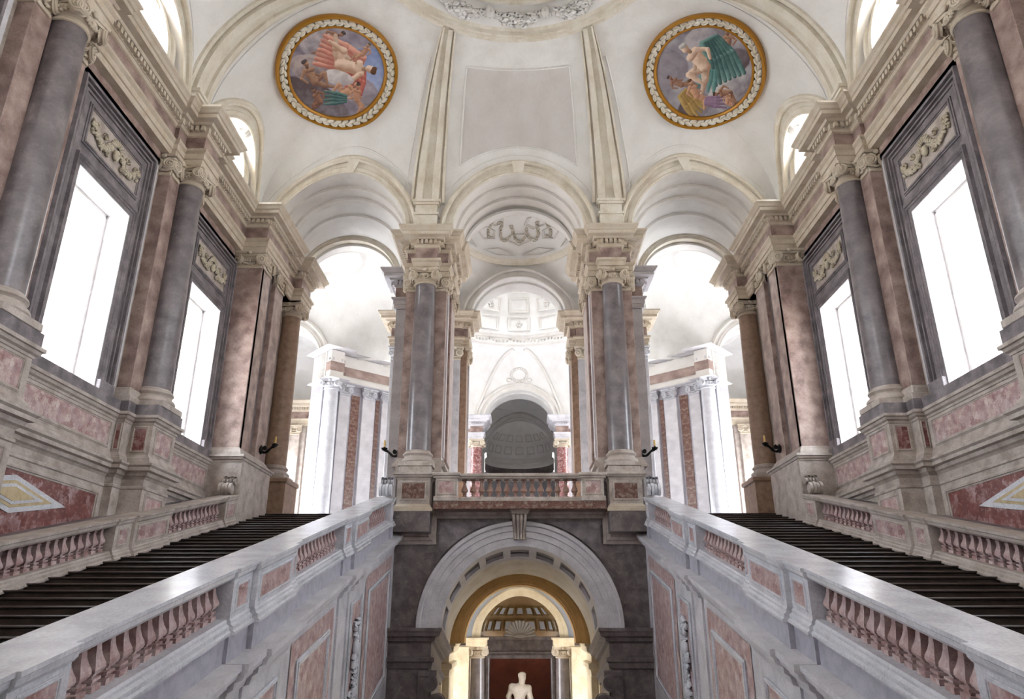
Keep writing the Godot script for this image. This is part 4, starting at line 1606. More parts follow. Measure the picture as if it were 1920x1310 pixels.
	b.box(Vector3(-1.6, LF, -41.4), Vector3(1.6, -1.5, -41.6))
	put("niche_panel", b, M.rust, w)
	b = mb()
	b.sweep(P2([0.16, 0.0, 0.16, 0.05, 0.05, 0.08, 0.0, 0.05, 0.0, -0.2]), mitre(P3([Vector3(-1.55, LF, -40.2), Vector3(-1.55, -1.62, -40.2), Vector3(1.55, -1.62, -40.2), Vector3(1.55, LF, -40.2)]), Vector3(0, 0, 1), false, -1.0), 0)
	put("niche_frame", b, M.grey, w)
	# shell over the niche
	var sh := thing("shell_ornament", "white carved scallop shell in the dark half dome above the statue", "ornament", Vector3(0, -0.62, -40.0))
	b = mb()
	for k in 13:
		var a := PI * (k + 0.5) / 13.0
		var dir := Vector3(cos(a), sin(a), 0)
		var pts := PackedVector3Array()
		var rad := PackedFloat32Array()
		for i in 8:
			var f := i / 7.0
			pts.append(Vector3(0, -0.60, -39.98) + dir * lerpf(0.12, 0.72, f) + Vector3(0, 0.0, 0.10 * sin(f * PI * 0.9)))
			rad.append(lerpf(0.03, 0.088, f))
		b.tube(pts, rad, 7)
		b.blob(pts[7], Basis.from_scale(Vector3(0.088, 0.088, 0.07)), 7, 5)
	put("ribs", b, M.shell, sh)
	b = mb()
	b.blob(Vector3(0, -0.56, -39.9), Basis.from_scale(Vector3(0.40, 0.12, 0.12)), 12, 8)
	for s in [-1.0, 1.0]:
		for k in 3:
			b.blob(Vector3(s * (0.5 + k * 0.12), -0.58 + 0.03 * k, -39.95), Basis.from_scale(Vector3(0.10, 0.07, 0.08)), 8, 5)
	put("hinge_scroll", b, M.shell, sh)
	for s in [-1.0, 1.0]:
		column(Vector3(s * 2.06, LF + 0.9, -38.6), M.col, "grey column flanking the statue niche in the lower hall", "columns flanking the statue niche", -1.0, "plain_column", 0.78)
		var p := thing("lower_pier", "daylit cream pier with moulded impost inside the great arch", "pier", Vector3(s * 3.0, LF, -30.0), "daylit piers inside the great arch")
		b = mb(s)
		b.box(Vector3(2.5, LF, -28.4), Vector3(3.9, -1.5, -30.2), 0.02)
		b.box(Vector3(2.75, LF, -28.1), Vector3(3.6, -1.5, -28.5), 0.02)
		put("shaft", b, M.cream_y, p)
		b = mb(s)
		b.box(Vector3(2.45, LF, -37.8), Vector3(3.9, -1.0, -40.2), 0.02)
		put("rear_shaft", b, M.cream_y, p)
		b = mb(s)
		var ip := P3([Vector3(4.0, 0, -28.1), Vector3(2.55, 0, -28.1), Vector3(2.55, 0, -30.2), Vector3(4.0, 0, -30.2)])
		b.sweep(P2([0.0, -1.75, 0.06, -1.7, 0.08, -1.5, 0.16, -1.45, 0.16, -1.3, 0.04, -1.25, 0.04, -1.0, 0.2, -0.9, 0.22, -0.75, 0.28, -0.7, 0.28, -0.62, -0.5, -0.62]), mitre(ip, Vector3.UP, false, -1.0), 0)
		put("impost", b, M.cream_y, p)
		b = mb(s)
		b.box(Vector3(1.62, -1.0, -37.9), Vector3(2.6, -0.62, -39.3), 0.03)
		b.box(Vector3(1.55, -0.72, -37.8), Vector3(2.7, -0.60, -39.4), 0.02)
		put("entablature_block", b, M.cream_y, p)
	for s in [-1.0, 1.0]:
		var lw := structure("wall_lower_hall", "cream lower hall wall with a window to the courtyard", "wall")
		b = mb(s)
		b.box(Vector3(7.4, LF, -26.9), Vector3(8.2, 3.0, -30.6))
		b.box(Vector3(7.4, LF, -36.4), Vector3(8.2, 3.0, -42.0))
		b.box(Vector3(7.4, -0.8, -30.6), Vector3(8.2, 3.0, -36.4))
		b.box(Vector3(7.4, LF, -30.6), Vector3(8.2, -6.5, -36.4))
		b.box(Vector3(4.0, LF, -26.6), Vector3(8.2, 3.0, -27.2))
		b.box(Vector3(4.3, LF, -41.4), Vector3(8.2, 3.0, -42.0))
		put("masonry", b, M.cream_y, lw)
	build_statue()

func build_statue() -> void:
	var st := thing("statue", "white marble nude male statue leaning with cloak before the rust red niche", "statue", Vector3(0, LF, -39.6))
	var b := mb()
	b.box(Vector3(-0.85, LF, -40.2), Vector3(0.85, -5.35, -39.0), 0.04)
	b.box(Vector3(-0.95, -5.55, -40.25), Vector3(0.95, -5.3, -38.9), 0.04)
	put("plinth", b, M.marble_dull, st)
	# joints in metres above the plinth, figure about 3.1 m tall
	var J := {hip = Vector3(0.02, 1.52, 0), waist = Vector3(-0.03, 1.85, 0.02), chest = Vector3(-0.02, 2.24, 0.03), neck = Vector3(0.06, 2.58, 0.04), head = Vector3(0.10, 2.82, 0.10), crown = Vector3(0.08, 2.95, 0.06),
		ls = Vector3(-0.40, 2.42, 0.0), le = Vector3(-0.58, 1.98, -0.10), lh = Vector3(-0.30, 1.66, -0.22), rs = Vector3(0.40, 2.36, 0.02), re = Vector3(0.52, 1.90, 0.04), rh = Vector3(0.55, 1.52, 0.12),
		lk = Vector3(-0.24, 0.82, 0.12), lf = Vector3(-0.22, 0.10, 0.0), rk = Vector3(0.22, 0.84, 0.22), rf = Vector3(0.32, 0.10, 0.30)}
	var bones := [[J.hip, J.waist, 0.25, 0.23], [J.waist, J.chest, 0.24, 0.30], [J.chest + Vector3(-0.16, 0.08, 0.02), J.chest + Vector3(0.16, 0.06, 0.02), 0.24, 0.24], [J.chest, J.neck, 0.22, 0.11], [J.neck, J.head, 0.10, 0.13], [J.head, J.crown, 0.145, 0.15], [J.head + Vector3(0.02, -0.13, 0.09), J.head + Vector3(0.02, -0.05, 0.10), 0.075, 0.085], [J.head + Vector3(0.02, 0.03, 0.15), J.head + Vector3(0.02, -0.03, 0.185), 0.022, 0.03], [J.head + Vector3(-0.06, 0.055, 0.125), J.head + Vector3(0.10, 0.055, 0.125), 0.03, 0.03], [J.crown + Vector3(-0.10, 0.02, 0.04), J.crown + Vector3(0.12, 0.04, 0.0), 0.075, 0.075], [J.crown + Vector3(-0.06, -0.05, -0.08), J.crown + Vector3(0.08, -0.05, -0.08), 0.09, 0.09], [J.head + Vector3(-0.03, -0.17, 0.12), J.head + Vector3(0.06, -0.17, 0.12), 0.05, 0.05],
		[J.ls, J.le, 0.14, 0.105], [J.le, J.lh, 0.10, 0.07], [J.rs, J.re, 0.14, 0.105], [J.re, J.rh, 0.10, 0.07], [J.ls, J.chest, 0.16, 0.2], [J.rs, J.chest, 0.16, 0.2],
		[J.hip + Vector3(-0.14, -0.05, 0), J.lk, 0.21, 0.135], [J.lk, J.lf, 0.13, 0.08], [J.hip + Vector3(0.14, -0.05, 0), J.rk, 0.21, 0.135], [J.rk, J.rf, 0.13, 0.08], [J.lf + Vector3(0, -0.04, 0), J.lf + Vector3(-0.04, -0.05, 0.26), 0.08, 0.06], [J.rf + Vector3(0, -0.04, 0), J.rf + Vector3(0.06, -0.05, 0.26), 0.08, 0.06]]
	b = mb()
	nets(b, bones, 0.04, Vector3(0, -5.3, -39.6))
	put("figure", b, M.statue, st)
	# cloak falling from the arm, over a stump
	b = mb()
	var rows := []
	for i in 15:
		var f := i / 14.0
		var r := PackedVector3Array()
		for k in 25:
			var t := TAU * k / 24.0
			var rr := lerpf(0.10, 0.24, f) * (1.0 + 0.22 * sin(t * 5.0 + f * 2.0))
			r.append(Vector3(lerpf(0.42, 0.62, f) + cos(t) * rr, -5.3 + lerpf(2.44, 0.35, f), -39.6 - 0.05 + sin(t) * rr * 0.8))
		rows.append(r)
	b.skin(rows, 2)
	put("cloak", b, M.statue, st)
	b = mb()
	b.tube(P3([Vector3(0.62, -5.3, -39.6), Vector3(0.60, -4.8, -39.6), Vector3(0.60, -4.3, -39.58)]), PackedFloat32Array([0.26, 0.22, 0.2]), 10)
	put("stump", b, M.statue, st)

# surface nets over tapered capsules joined smoothly
func nets(b: MB, bones: Array, cell: float, at: Vector3) -> void:
	var lo := Vector3(1e9, 1e9, 1e9)
	var hi := -lo
	for q: Array in bones:
		for k in 2:
			var r: float = q[2 + k] + cell * 2.0
			lo = lo.min(q[k] - Vector3(r, r, r))
			hi = hi.max(q[k] + Vector3(r, r, r))
	var n := Vector3i(((hi - lo) / cell).ceil())
	var nx := n.x + 1
	var ny := n.y + 1
	var nz := n.z + 1
	var f := PackedFloat32Array()
	f.resize(nx * ny * nz)
	f.fill(1.0)
	var field := func(p: Vector3) -> float:
		var acc := 0.0
		for q: Array in bones:
			var ba: Vector3 = q[1] - q[0]
			var h := clampf((p - q[0]).dot(ba) / maxf(ba.length_squared(), 1e-6), 0.0, 1.0)
			var d: float = (p - q[0] - ba * h).length() - lerpf(q[2], q[3], h)
			acc += exp(-d * 26.0)
		return -log(acc + 1e-30) / 26.0
	for z in nz:
		for y in ny:
			for x in nx:
				f[x + nx * (y + ny * z)] = field.call(lo + Vector3(x, y, z) * cell)
	var vid := {}
	var pos := PackedVector3Array()
	var nor := PackedVector3Array()
	for z in nz - 1:
		for y in ny - 1:
			for x in nx - 1:
				var cnt := 0
				var sum := Vector3.ZERO
				var g := []
				for k in 8:
					g.append(f[(x + (k & 1)) + nx * ((y + ((k >> 1) & 1)) + ny * (z + (k >> 2)))])
				for e in [[0, 1], [2, 3], [4, 5], [6, 7], [0, 2], [1, 3], [4, 6], [5, 7], [0, 4], [1, 5], [2, 6], [3, 7]]:
					var a: float = g[e[0]]
					var c: float = g[e[1]]
					if (a < 0.0) != (c < 0.0):
						var t := a / (a - c)
						sum += Vector3(e[0] & 1, (e[0] >> 1) & 1, e[0] >> 2).lerp(Vector3(e[1] & 1, (e[1] >> 1) & 1, e[1] >> 2), t)
						cnt += 1
				if cnt:
					var p := lo + (Vector3(x, y, z) + sum / cnt) * cell
					vid[x + nx * (y + ny * z)] = pos.size()
					pos.append(p + at)
					var gr := Vector3(g[1] + g[3] + g[5] + g[7] - g[0] - g[2] - g[4] - g[6], g[2] + g[3] + g[6] + g[7] - g[0] - g[1] - g[4] - g[5], g[4] + g[5] + g[6] + g[7] - g[0] - g[1] - g[2] - g[3])
					nor.append(gr.normalized())
	for z in range(1, nz - 1):
		for y in range(1, ny - 1):
			for x in range(1, nx - 1):
				var i0 := x + nx * (y + ny * z)
				for ax in 3:
					var st: int = [1, nx, nx * ny][ax]
					if (f[i0] < 0.0) != (f[i0 + st] < 0.0):
						var u: int = [nx, nx * ny, 1][ax]
						var w: int = [nx * ny, 1, nx][ax]
						var q := [i0, i0 - u, i0 - u - w, i0 - w]
						var ok := true
						for k in q:
							if not vid.has(k): ok = false
						if ok:
							var a: int = vid[q[0]]
							var c: int = vid[q[1]]
							var d: int = vid[q[2]]
							var e: int = vid[q[3]]
							b.tri(pos[a], pos[c], pos[d], nor[a], nor[c], nor[d])
							b.tri(pos[a], pos[d], pos[e], nor[a], nor[d], nor[e])

# ------------------------------------------------------------------ side walls
func wall_path(xw: float, xp: float, hp: float, xc: float, hc: float) -> PackedVector3Array:
	var r := PackedVector3Array([Vector3(xw, 0, 3.2)])
	for zc in [-6.0, -12.0, -18.0]:
		for e in [[xw, hp], [xp, hp], [xp, hc], [xc, hc], [xc, -hc], [xp, -hc], [xp, -hp], [xw, -hp]]:
			r.append(Vector3(e[0], 0, zc + e[1]))
	r.append(Vector3(xw, 0, -22.75))
	return r

var win_no := 0

func build_side(s: float) -> void:
	var nm := "left" if s < 0 else "right"
	var w := structure("wall_" + nm, "pink and grey marble side wall with tall daylit windows over the stairs", "wall")
	var wz := [-21.0, -15.0, -9.0]
	var b := mb(s)
	b.box(Vector3(9.85, LF, 3.3), Vector3(11.4, 5.05, -28.0))
	b.box(Vector3(9.85, 9.65, 3.3), Vector3(11.4, 13.6, -28.0))
	var e0 := 3.3
	for k in range(2, -1, -1):
		b.box(Vector3(9.85, 5.05, e0), Vector3(11.4, 9.65, wz[k] + 1.13))
		e0 = wz[k] - 1.13
	b.box(Vector3(9.85, 5.05, e0), Vector3(11.4, 9.65, -28.0))
	put("masonry", b, M.pale, w)
	# plinth of the wall under the ledge
	var path := wall_path(9.65, 9.45, 0.98, 8.92, 0.62)
	run(path, P2([-0.4, 3.3, 0.0, 3.3, 0.0, -2.0]), 0.0, s, M.pale, w, "lower_facing")
	run(path, P2([0.0, 2.98, 0.03, 3.0, 0.03, 3.05, 0.0, 3.07]), 0.0, s, M.trim, w, "lower_fillet")
	run(path, P2([-0.3, 0.0, 0.0, 0.0, 0.04, 0.05, 0.09, 0.08, 0.11, 0.16, 0.20, 0.18, 0.20, 0.26, 0.25, 0.30, 0.25, 0.35, -0.3, 0.36]), 3.22, s, M.pale, w, "ledge")
	run(path, FOOTMOULD, 3.57, s, M.pale, w, "dado_foot")
	run(path, P2([-0.4, 0.0, 0.0, 0.0, 0.0, 1.3]), 3.57, s, M.pale, w, "dado")
	run(path, CAPMOULD, 4.55, s, M.pale, w, "dado_cap")
	run(wall_path(9.62, 9.42, 1.0, 8.86, 0.66), P2([-0.5, 4.77, 0.02, 4.77, 0.02, 5.05, -0.6, 5.05]), 0.0, s, M.grey, w, "sill_course")
	# entablature, breaking forward over each column
	entablature(wall_path(9.60, 9.48, 0.92, 8.93, 0.47), false, -1.0, s, w)
	b = mb(s)
	b.box(Vector3(9.62, CT + 0.05, 3.2), Vector3(9.9, EN, -22.8))
	for zc in [-6.0, -12.0, -18.0]:
		b.box(Vector3(8.95, CT + 0.05, zc + 0.45), Vector3(9.9, EN, zc - 0.45))
	put("core", b, M.plaster, w)
	# pilasters on either side of each column
	for zc in [-12.0, -18.0]:
		for e in [-1.0, 1.0]:
			b = mb(s)
			b.box(Vector3(9.5, 5.05, zc + e * 0.36), Vector3(9.9, CT, zc + e * 0.90), 0.012)
			put("pilaster", b, M.pink, w)
			pilaster_capital(Vector3(s * 9.5, CT - 0.6, zc + e * 0.68), Vector3(-s, 0, 0), 0.44, w, M.entab)
			pilaster_capital(Vector3(s * 9.7, CT - 0.6, zc + e * 0.90), Vector3(0, 0, e), 0.4, w, M.entab)
			b = mb(s)
			b.box(Vector3(9.46, 5.05, zc + e * 0.34), Vector3(9.9, 5.42, zc + e * 0.95), 0.02)
			b.box(Vector3(9.40, 5.05, zc + e * 0.34), Vector3(9.9, 5.22, zc + e * 0.99), 0.02)
			put("pilaster_base", b, M.pale, w)
		framed(rect(8.92, 3.86, 4.52, zc - 0.46, zc + 0.46), Vector3(-1, 0, 0), 0.07, 0.03, s, w, M.pale, M.brec, "pedestal_panel")
		framed(rectz(zc + 0.62, 9.0, 9.40, 3.86, 4.52), Vector3(0, 0, 1), 0.06, 0.03, s, w, M.pale, M.red, "pedestal_panel")
		framed(rectz(zc + 0.98, 9.48, 9.63, 3.86, 4.52), Vector3(0, 0, 1), 0.03, 0.02, s, w, M.pale, M.red, "pedestal_panel")
		framed(rect(8.92, 1.6, 2.9, zc - 0.46, zc + 0.46), Vector3(-1, 0, 0), 0.07, 0.03, s, w, M.pale, M.brec, "pedestal_panel")
	for zc in [-9.0, -15.0, -21.0]:
		var z1: float = zc - 1.86 if zc > -20.0 else zc - 1.5
		framed(rect(9.65, 3.86, 4.52, zc + 1.86, z1), Vector3(-1, 0, 0), 0.09, 0.035, s, w, M.pale, M.brec, "dado_panel")
		framed(rect(9.65, -1.0, 2.88, zc + 1.86, z1), Vector3(-1, 0, 0), 0.12, 0.05, s, w, M.pale, M.red, "red_panel")
		# lozenge inlay of nested stones
		for e in [[1.0, 0.012, M.marble], [0.72, 0.022, M.yellow_marble], [0.55, 0.032, M.marble], [0.38, 0.042, M.yellow_marble]]:
			b = mb(s)
			var o := Vector3(9.63 - e[1], 2.32, zc + 1.05)
			var hw: float = 1.75 * e[0]
			var hh: float = 0.36 * e[0]
			b.prism(P3([o + Vector3(0, 0, hw), o + Vector3(0, hh, 0), o + Vector3(0, 0, -hw), o + Vector3(0, -hh, 0)]), Vector3(0.02, 0, 0))
			put("lozenge_inlay", b, e[2], w)
	# windows
	for zc: float in wz:
		win_no += 1
		var o := structure("window_%d" % win_no, "tall white daylit window with a grey marble surround", "window")
		o.set_meta("group", "tall windows of the hall")
		b = mb(s)
		for e in [-1.0, 1.0]:
			b.box(Vector3(9.80, 5.0, zc + e * 1.13), Vector3(10.35, 9.65, zc + e * 1.10))
		b.box(Vector3(9.80, 9.62, zc - 1.12), Vector3(10.35, 9.65, zc + 1.12))
		put("stone_reveal", b, M.marble_dull, o)
		b = mb(s)
		for e in [-1.0, 1.0]:
			b.prism(P3([Vector3(10.35, 5.0, zc + e * 1.10), Vector3(11.4, 5.0, zc + e * 1.26), Vector3(11.4, 5.0, zc + e * 1.30), Vector3(10.35, 5.0, zc + e * 1.16)]), Vector3(0, 4.7, 0))
			b.box(Vector3(10.35, 5.05, zc + e * 1.02), Vector3(10.42, 9.6, zc + e * 1.12), 0.01)
		b.box(Vector3(10.35, 9.55, zc - 1.12), Vector3(11.4, 9.65, zc + 1.12))
		put("plaster_reveal", b, M.vault, o)
		b = mb(s)
		b.box(Vector3(9.72, 4.98, zc - 1.13), Vector3(11.5, 5.05, zc + 1.13))
		for e in [-1.0, 1.0]:
			b.box(Vector3(9.68, 5.0, zc + e * 1.13), Vector3(9.9, 5.33, zc + e * 1.75), 0.01)
		put("sill", b, M.grey, o)
		# surround
		var pts := P3([Vector3(9.85, 5.3, zc + 1.13), Vector3(9.85, 9.65, zc + 1.13), Vector3(9.85, 9.65, zc - 1.13), Vector3(9.85, 5.3, zc - 1.13)])
		var fr := mitre(pts, Vector3(-1, 0, 0), false, 1.0)
		if fr[0].basis.x.z < 0.0:
			fr = mitre(pts, Vector3(-1, 0, 0), false, -1.0)
		b = mb(s)
		b.sweep(P2([0.0, -0.05, 0.0, 0.06, 0.10, 0.06, 0.11, 0.09, 0.16, 0.09, 0.17, 0.13, 0.20, 0.13, 0.22, 0.05, 0.36, 0.04]), fr, 0)
		put("inner_surround", b, M.grey, o)
		pts = P3([Vector3(9.85, 5.3, zc + 1.46), Vector3(9.85, 11.42, zc + 1.46), Vector3(9.85, 11.42, zc - 1.46), Vector3(9.85, 5.3, zc - 1.46)])
		fr = mitre(pts, Vector3(-1, 0, 0), false, 1.0)
		if fr[0].basis.x.z < 0.0:
			fr = mitre(pts, Vector3(-1, 0, 0), false, -1.0)
		b = mb(s)
		b.sweep(P2([-0.02, 0.0, -0.02, 0.07, 0.04, 0.07, 0.05, 0.02, 0.08, 0.02, 0.09, 0.10, 0.14, 0.10, 0.15, 0.04, 0.18, 0.04, 0.19, 0.15, 0.25, 0.16, 0.27, 0.0]), fr, 0)
		put("outer_surround", b, M.grey, o)
		b = mb(s)
		b.sweep(P2([0.27, 0.0, 0.27, 0.07, 0.47, 0.07, 0.47, 0.0]), fr, 0)
		put("pale_border", b, M.marble_dull, o)
		b = mb(s)
		b.box(Vector3(9.82, 9.95, zc + 1.46), Vector3(9.9, 11.42, zc - 1.46))
		put("overwindow_field", b, M.grey, o)
		framed(rect(9.82, 10.16, 11.24, zc + 1.24, zc - 1.24), Vector3(-1, 0, 0), 0.12, 0.06, s, o, M.grey, M.pale, "relief_panel")
		b = mb(s)
		overwindow_relief(b, Vector3(9.80, 10.68, zc))
		put("carved_relief", b, M.relief, o)
		b = mb(s)
		b.box(Vector3(9.78, 11.7, zc + 1.95), Vector3(9.9, 12.1, zc - 1.95), 0.0)
		put("upper_band", b, M.pink, o)

func overwindow_relief(b: MB, o: Vector3) -> void:
	# shell and mask in the middle, leafy scrolls and swags to both sides
	b.blob(o + Vector3(-0.05, -0.04, 0), Basis.from_scale(Vector3(0.08, 0.15, 0.11)), 10, 7)
	b.blob(o + Vector3(-0.11, -0.05, 0), Basis.from_scale(Vector3(0.04, 0.05, 0.025)), 6, 4)
	for k in 9:
		var a := PI * (k + 0.5) / 9.0
		b.blob(o + Vector3(-0.05, 0.10 + sin(a) * 0.17, cos(a) * 0.20), Basis(Vector3(1, 0, 0), -a) * Basis.from_scale(Vector3(0.05, 0.030, 0.11)), 6, 4)
	for e in [-1.0, 1.0]:
		for q in [[0.26, 0.0, 0.11], [0.50, 0.12, 0.10], [0.90, 0.14, 0.09], [0.72, -0.14, 0.10], [0.34, -0.24, 0.08]]:
			for k in 9:
				var a := k * 0.72
				var g: float = q[2] * (1.0 - k * 0.085)
				b.blob(o + Vector3(-0.045, q[1] + sin(a) * g, e * (q[0] + cos(a) * g)), Basis.from_scale(Vector3(0.045, 0.028, 0.028)), 5, 4)
		for k in 34:
			var f := k / 33.0
			var z: float = e * lerpf(0.18, 1.04, f)
			var y := 0.10 - 0.30 * sin(f * PI) + 0.06 * f
			for j in 2:
				var sc := rng.randf_range(0.022, 0.045)
				b.blob(o + Vector3(-0.03 - rng.randf() * 0.04, y + rng.randf_range(-0.07, 0.07), z + rng.randf_range(-0.03, 0.03)), Basis.from_euler(Vector3(rng.randf() * 3, 0, 0)) * Basis.from_scale(Vector3(0.045, sc, sc * 2.0)), 6, 4)
		for k in 8:
			b.blob(o + Vector3(-0.04, 0.22 - k * 0.05 + 0.02 * sin(k * 2.0), e * (1.02 + 0.03 * cos(k * 2.4))), Basis.from_scale(Vector3(0.04, 0.035, 0.045)), 5, 4)

# ------------------------------------------------------------------ stairs and balustrades
func line_in(d: float) -> float:
	return -1.79 + RK * d

func line_out(d: float) -> float:
	return -1.75 + 0.2425 * d

func rake(b: MB, prof: PackedVector2Array, x0: float, d0: float, d1: float, outer := false) -> void:
	var fr := []
	for d: float in [d0, d1]:
		fr.append(Transform3D(Vector3(-1, 0, 0), Vector3.UP, Vector3(0, 0, -1), Vector3(x0, line_out(d) if outer else line_in(d), -d)))
	b.sweep(prof, fr, 0, true, true)

func raked_baluster() -> Mesh:
	if not meshes.has("rbal"):
		var b := mb()
		var pr := [[0.0, 0.078], [0.13, 0.078], [0.135, 0.05], [0.16, 0.05], [0.20, 0.072], [0.245, 0.072], [0.26, 0.04], [0.30, 0.04], [0.31, 0.068], [0.335, 0.068], [0.35, 0.085], [0.40, 0.094], [0.47, 0.088], [0.58, 0.064], [0.70, 0.047], [0.82, 0.040], [0.83, 0.056], [0.86, 0.056], [0.87, 0.044], [0.90, 0.046], [0.905, 0.078], [1.0, 0.078]]
		var rows := []
		for p: Array in pr:
			var r := PackedVector3Array()
			for k in [[-1, -1], [1, -1], [1, 1], [-1, 1], [-1, -1]]:
				var z: float = k[1] * p[1]
				r.append(Vector3(k[0] * p[1], p[0] * 0.53 - z * RK, z))
			rows.append(r)
		b.skin(rows, 0)
		meshes.rbal = b.mesh()
	return meshes.rbal

func balustrade(s: float, x0: float, outer: bool, label: String, group: String, spans: Array, peds: Array, rail_mat: Material, bal_mat: Material, wide: float) -> Node3D:
	var t := thing("raked_balustrade", label, "balustrade", Vector3(s * (x0 + 0.25), (line_out(12.0) if outer else line_in(12.0)) - 1.2, -12), group)
	var rp := func(o: float) -> PackedVector2Array:
		return P2([-wide, 0.0, 0.08 + o, 0.0, 0.08 + o, -0.045, 0.055 + o, -0.06, 0.045 + o, -0.115, 0.015 + o, -0.15, -wide + 0.08, -0.15, -wide + 0.03, -0.115, -wide + 0.03, -0.06, -wide, -0.045])
	var bp := func(o: float) -> PackedVector2Array:
		return P2([-0.46, -0.66, 0.0 + o, -0.66, 0.02 + o, -0.69, 0.02 + o, -0.72, 0.06 + o, -0.75, 0.06 + o, -0.80, 0.09 + o, -0.82, 0.09 + o, -0.86, -0.46, -0.86])
	var pp := func(o: float) -> PackedVector2Array:
		return P2([-0.46, -0.86, 0.02 + o, -0.86, 0.02 + o, -1.30, -0.46, -1.30])
	var m := raked_baluster()
	for sp: Array in spans:
		var b := mb(s)
		rake(b, rp.call(0.0), x0, sp[0], sp[1], outer)
		put("handrail", b, rail_mat, t)
		b = mb(s)
		rake(b, bp.call(0.0), x0, sp[0], sp[1], outer)
		put("base_rail", b, rail_mat, t)
		b = mb(s)
		rake(b, pp.call(0.0), x0, sp[0], sp[1], outer)
		put("plinth", b, M.dark if outer else M.lilac, t)
		var l: float = sp[1] - sp[0]
		var n := int(round(l / 0.25))
		for k in n:
			var d: float = sp[0] + l * (k + 0.5) / n
			inst("baluster", m, bal_mat, t, Transform3D(Basis(), Vector3(s * (x0 + 0.20), (line_out(d) if outer else line_in(d)) - 0.67, -d)))
	for pd: Array in peds:      # [d0, d1, outset]
		var b := mb(s)
		rake(b, rp.call(pd[2]), x0, pd[0], pd[1], outer)
		put("pedestal_coping", b, rail_mat, t)
		b = mb(s)
		rake(b, P2([-0.44, -0.15, pd[2] - 0.0, -0.15, pd[2] - 0.0, -0.67, -0.44, -0.67]), x0, pd[0], pd[1], outer)
		var pb := put("pedestal", b, rail_mat, t)
		b = mb(s)
		rake(b, bp.call(pd[2]), x0, pd[0], pd[1], outer)
		put("pedestal_foot", b, rail_mat, t)
		b = mb(s)
		rake(b, pp.call(pd[2]), x0, pd[0], pd[1], outer)
		put("pedestal_plinth", b, M.dark if outer else M.lilac, t)
		var g: float = minf(0.12, (pd[1] - pd[0]) * 0.2)
		var q := PackedVector3Array()
		for e in [[pd[0] + g, -0.60], [pd[0] + g, -0.21], [pd[1] - g, -0.21], [pd[1] - g, -0.60]]:
			q.append(Vector3(x0 - pd[2], (line_out(e[0]) if outer else line_in(e[0])) + e[1], -e[0]))
		framed(q, Vector3(-1, 0, 0), 0.045, 0.02, s, t, rail_mat, M.brec)
	return t

func scroll(b: MB, c: Vector3, u: Vector3, v: Vector3, r: float, width: Vector3, turns := 1.8) -> void:
	# rolled scroll: spiral in the plane of u and v, thick along width
	var n := 40
	var rows := []
	for e in [[-0.5, 0.0], [-0.5, 1.0], [0.5, 1.0], [0.5, 0.0]]:
		var row := PackedVector3Array()
		for k in n + 1:
			var t := k / float(n)
			var a := PI * 0.5 - t * TAU * turns
			var g := lerpf(r, r * 0.12, t)
			var th := r * 0.22
			row.append(c + (u * cos(a) + v * sin(a)) * (g - th * (1.0 - e[1])) + width * e[0])
		rows.append(row)
	rows.append(rows[0])
	b.skin(rows, 1)
	for e in [-0.4, 0.4]:
		var prev: Vector3 = c + width * e
		for k in 16:
			var a0 := TAU * k / 16.0
			var a1 := TAU * (k + 1) / 16.0
			b.ftri(prev, prev + (u * cos(a0) + v * sin(a0)) * r * 0.8, prev + (u * cos(a1) + v * sin(a1)) * r * 0.8)

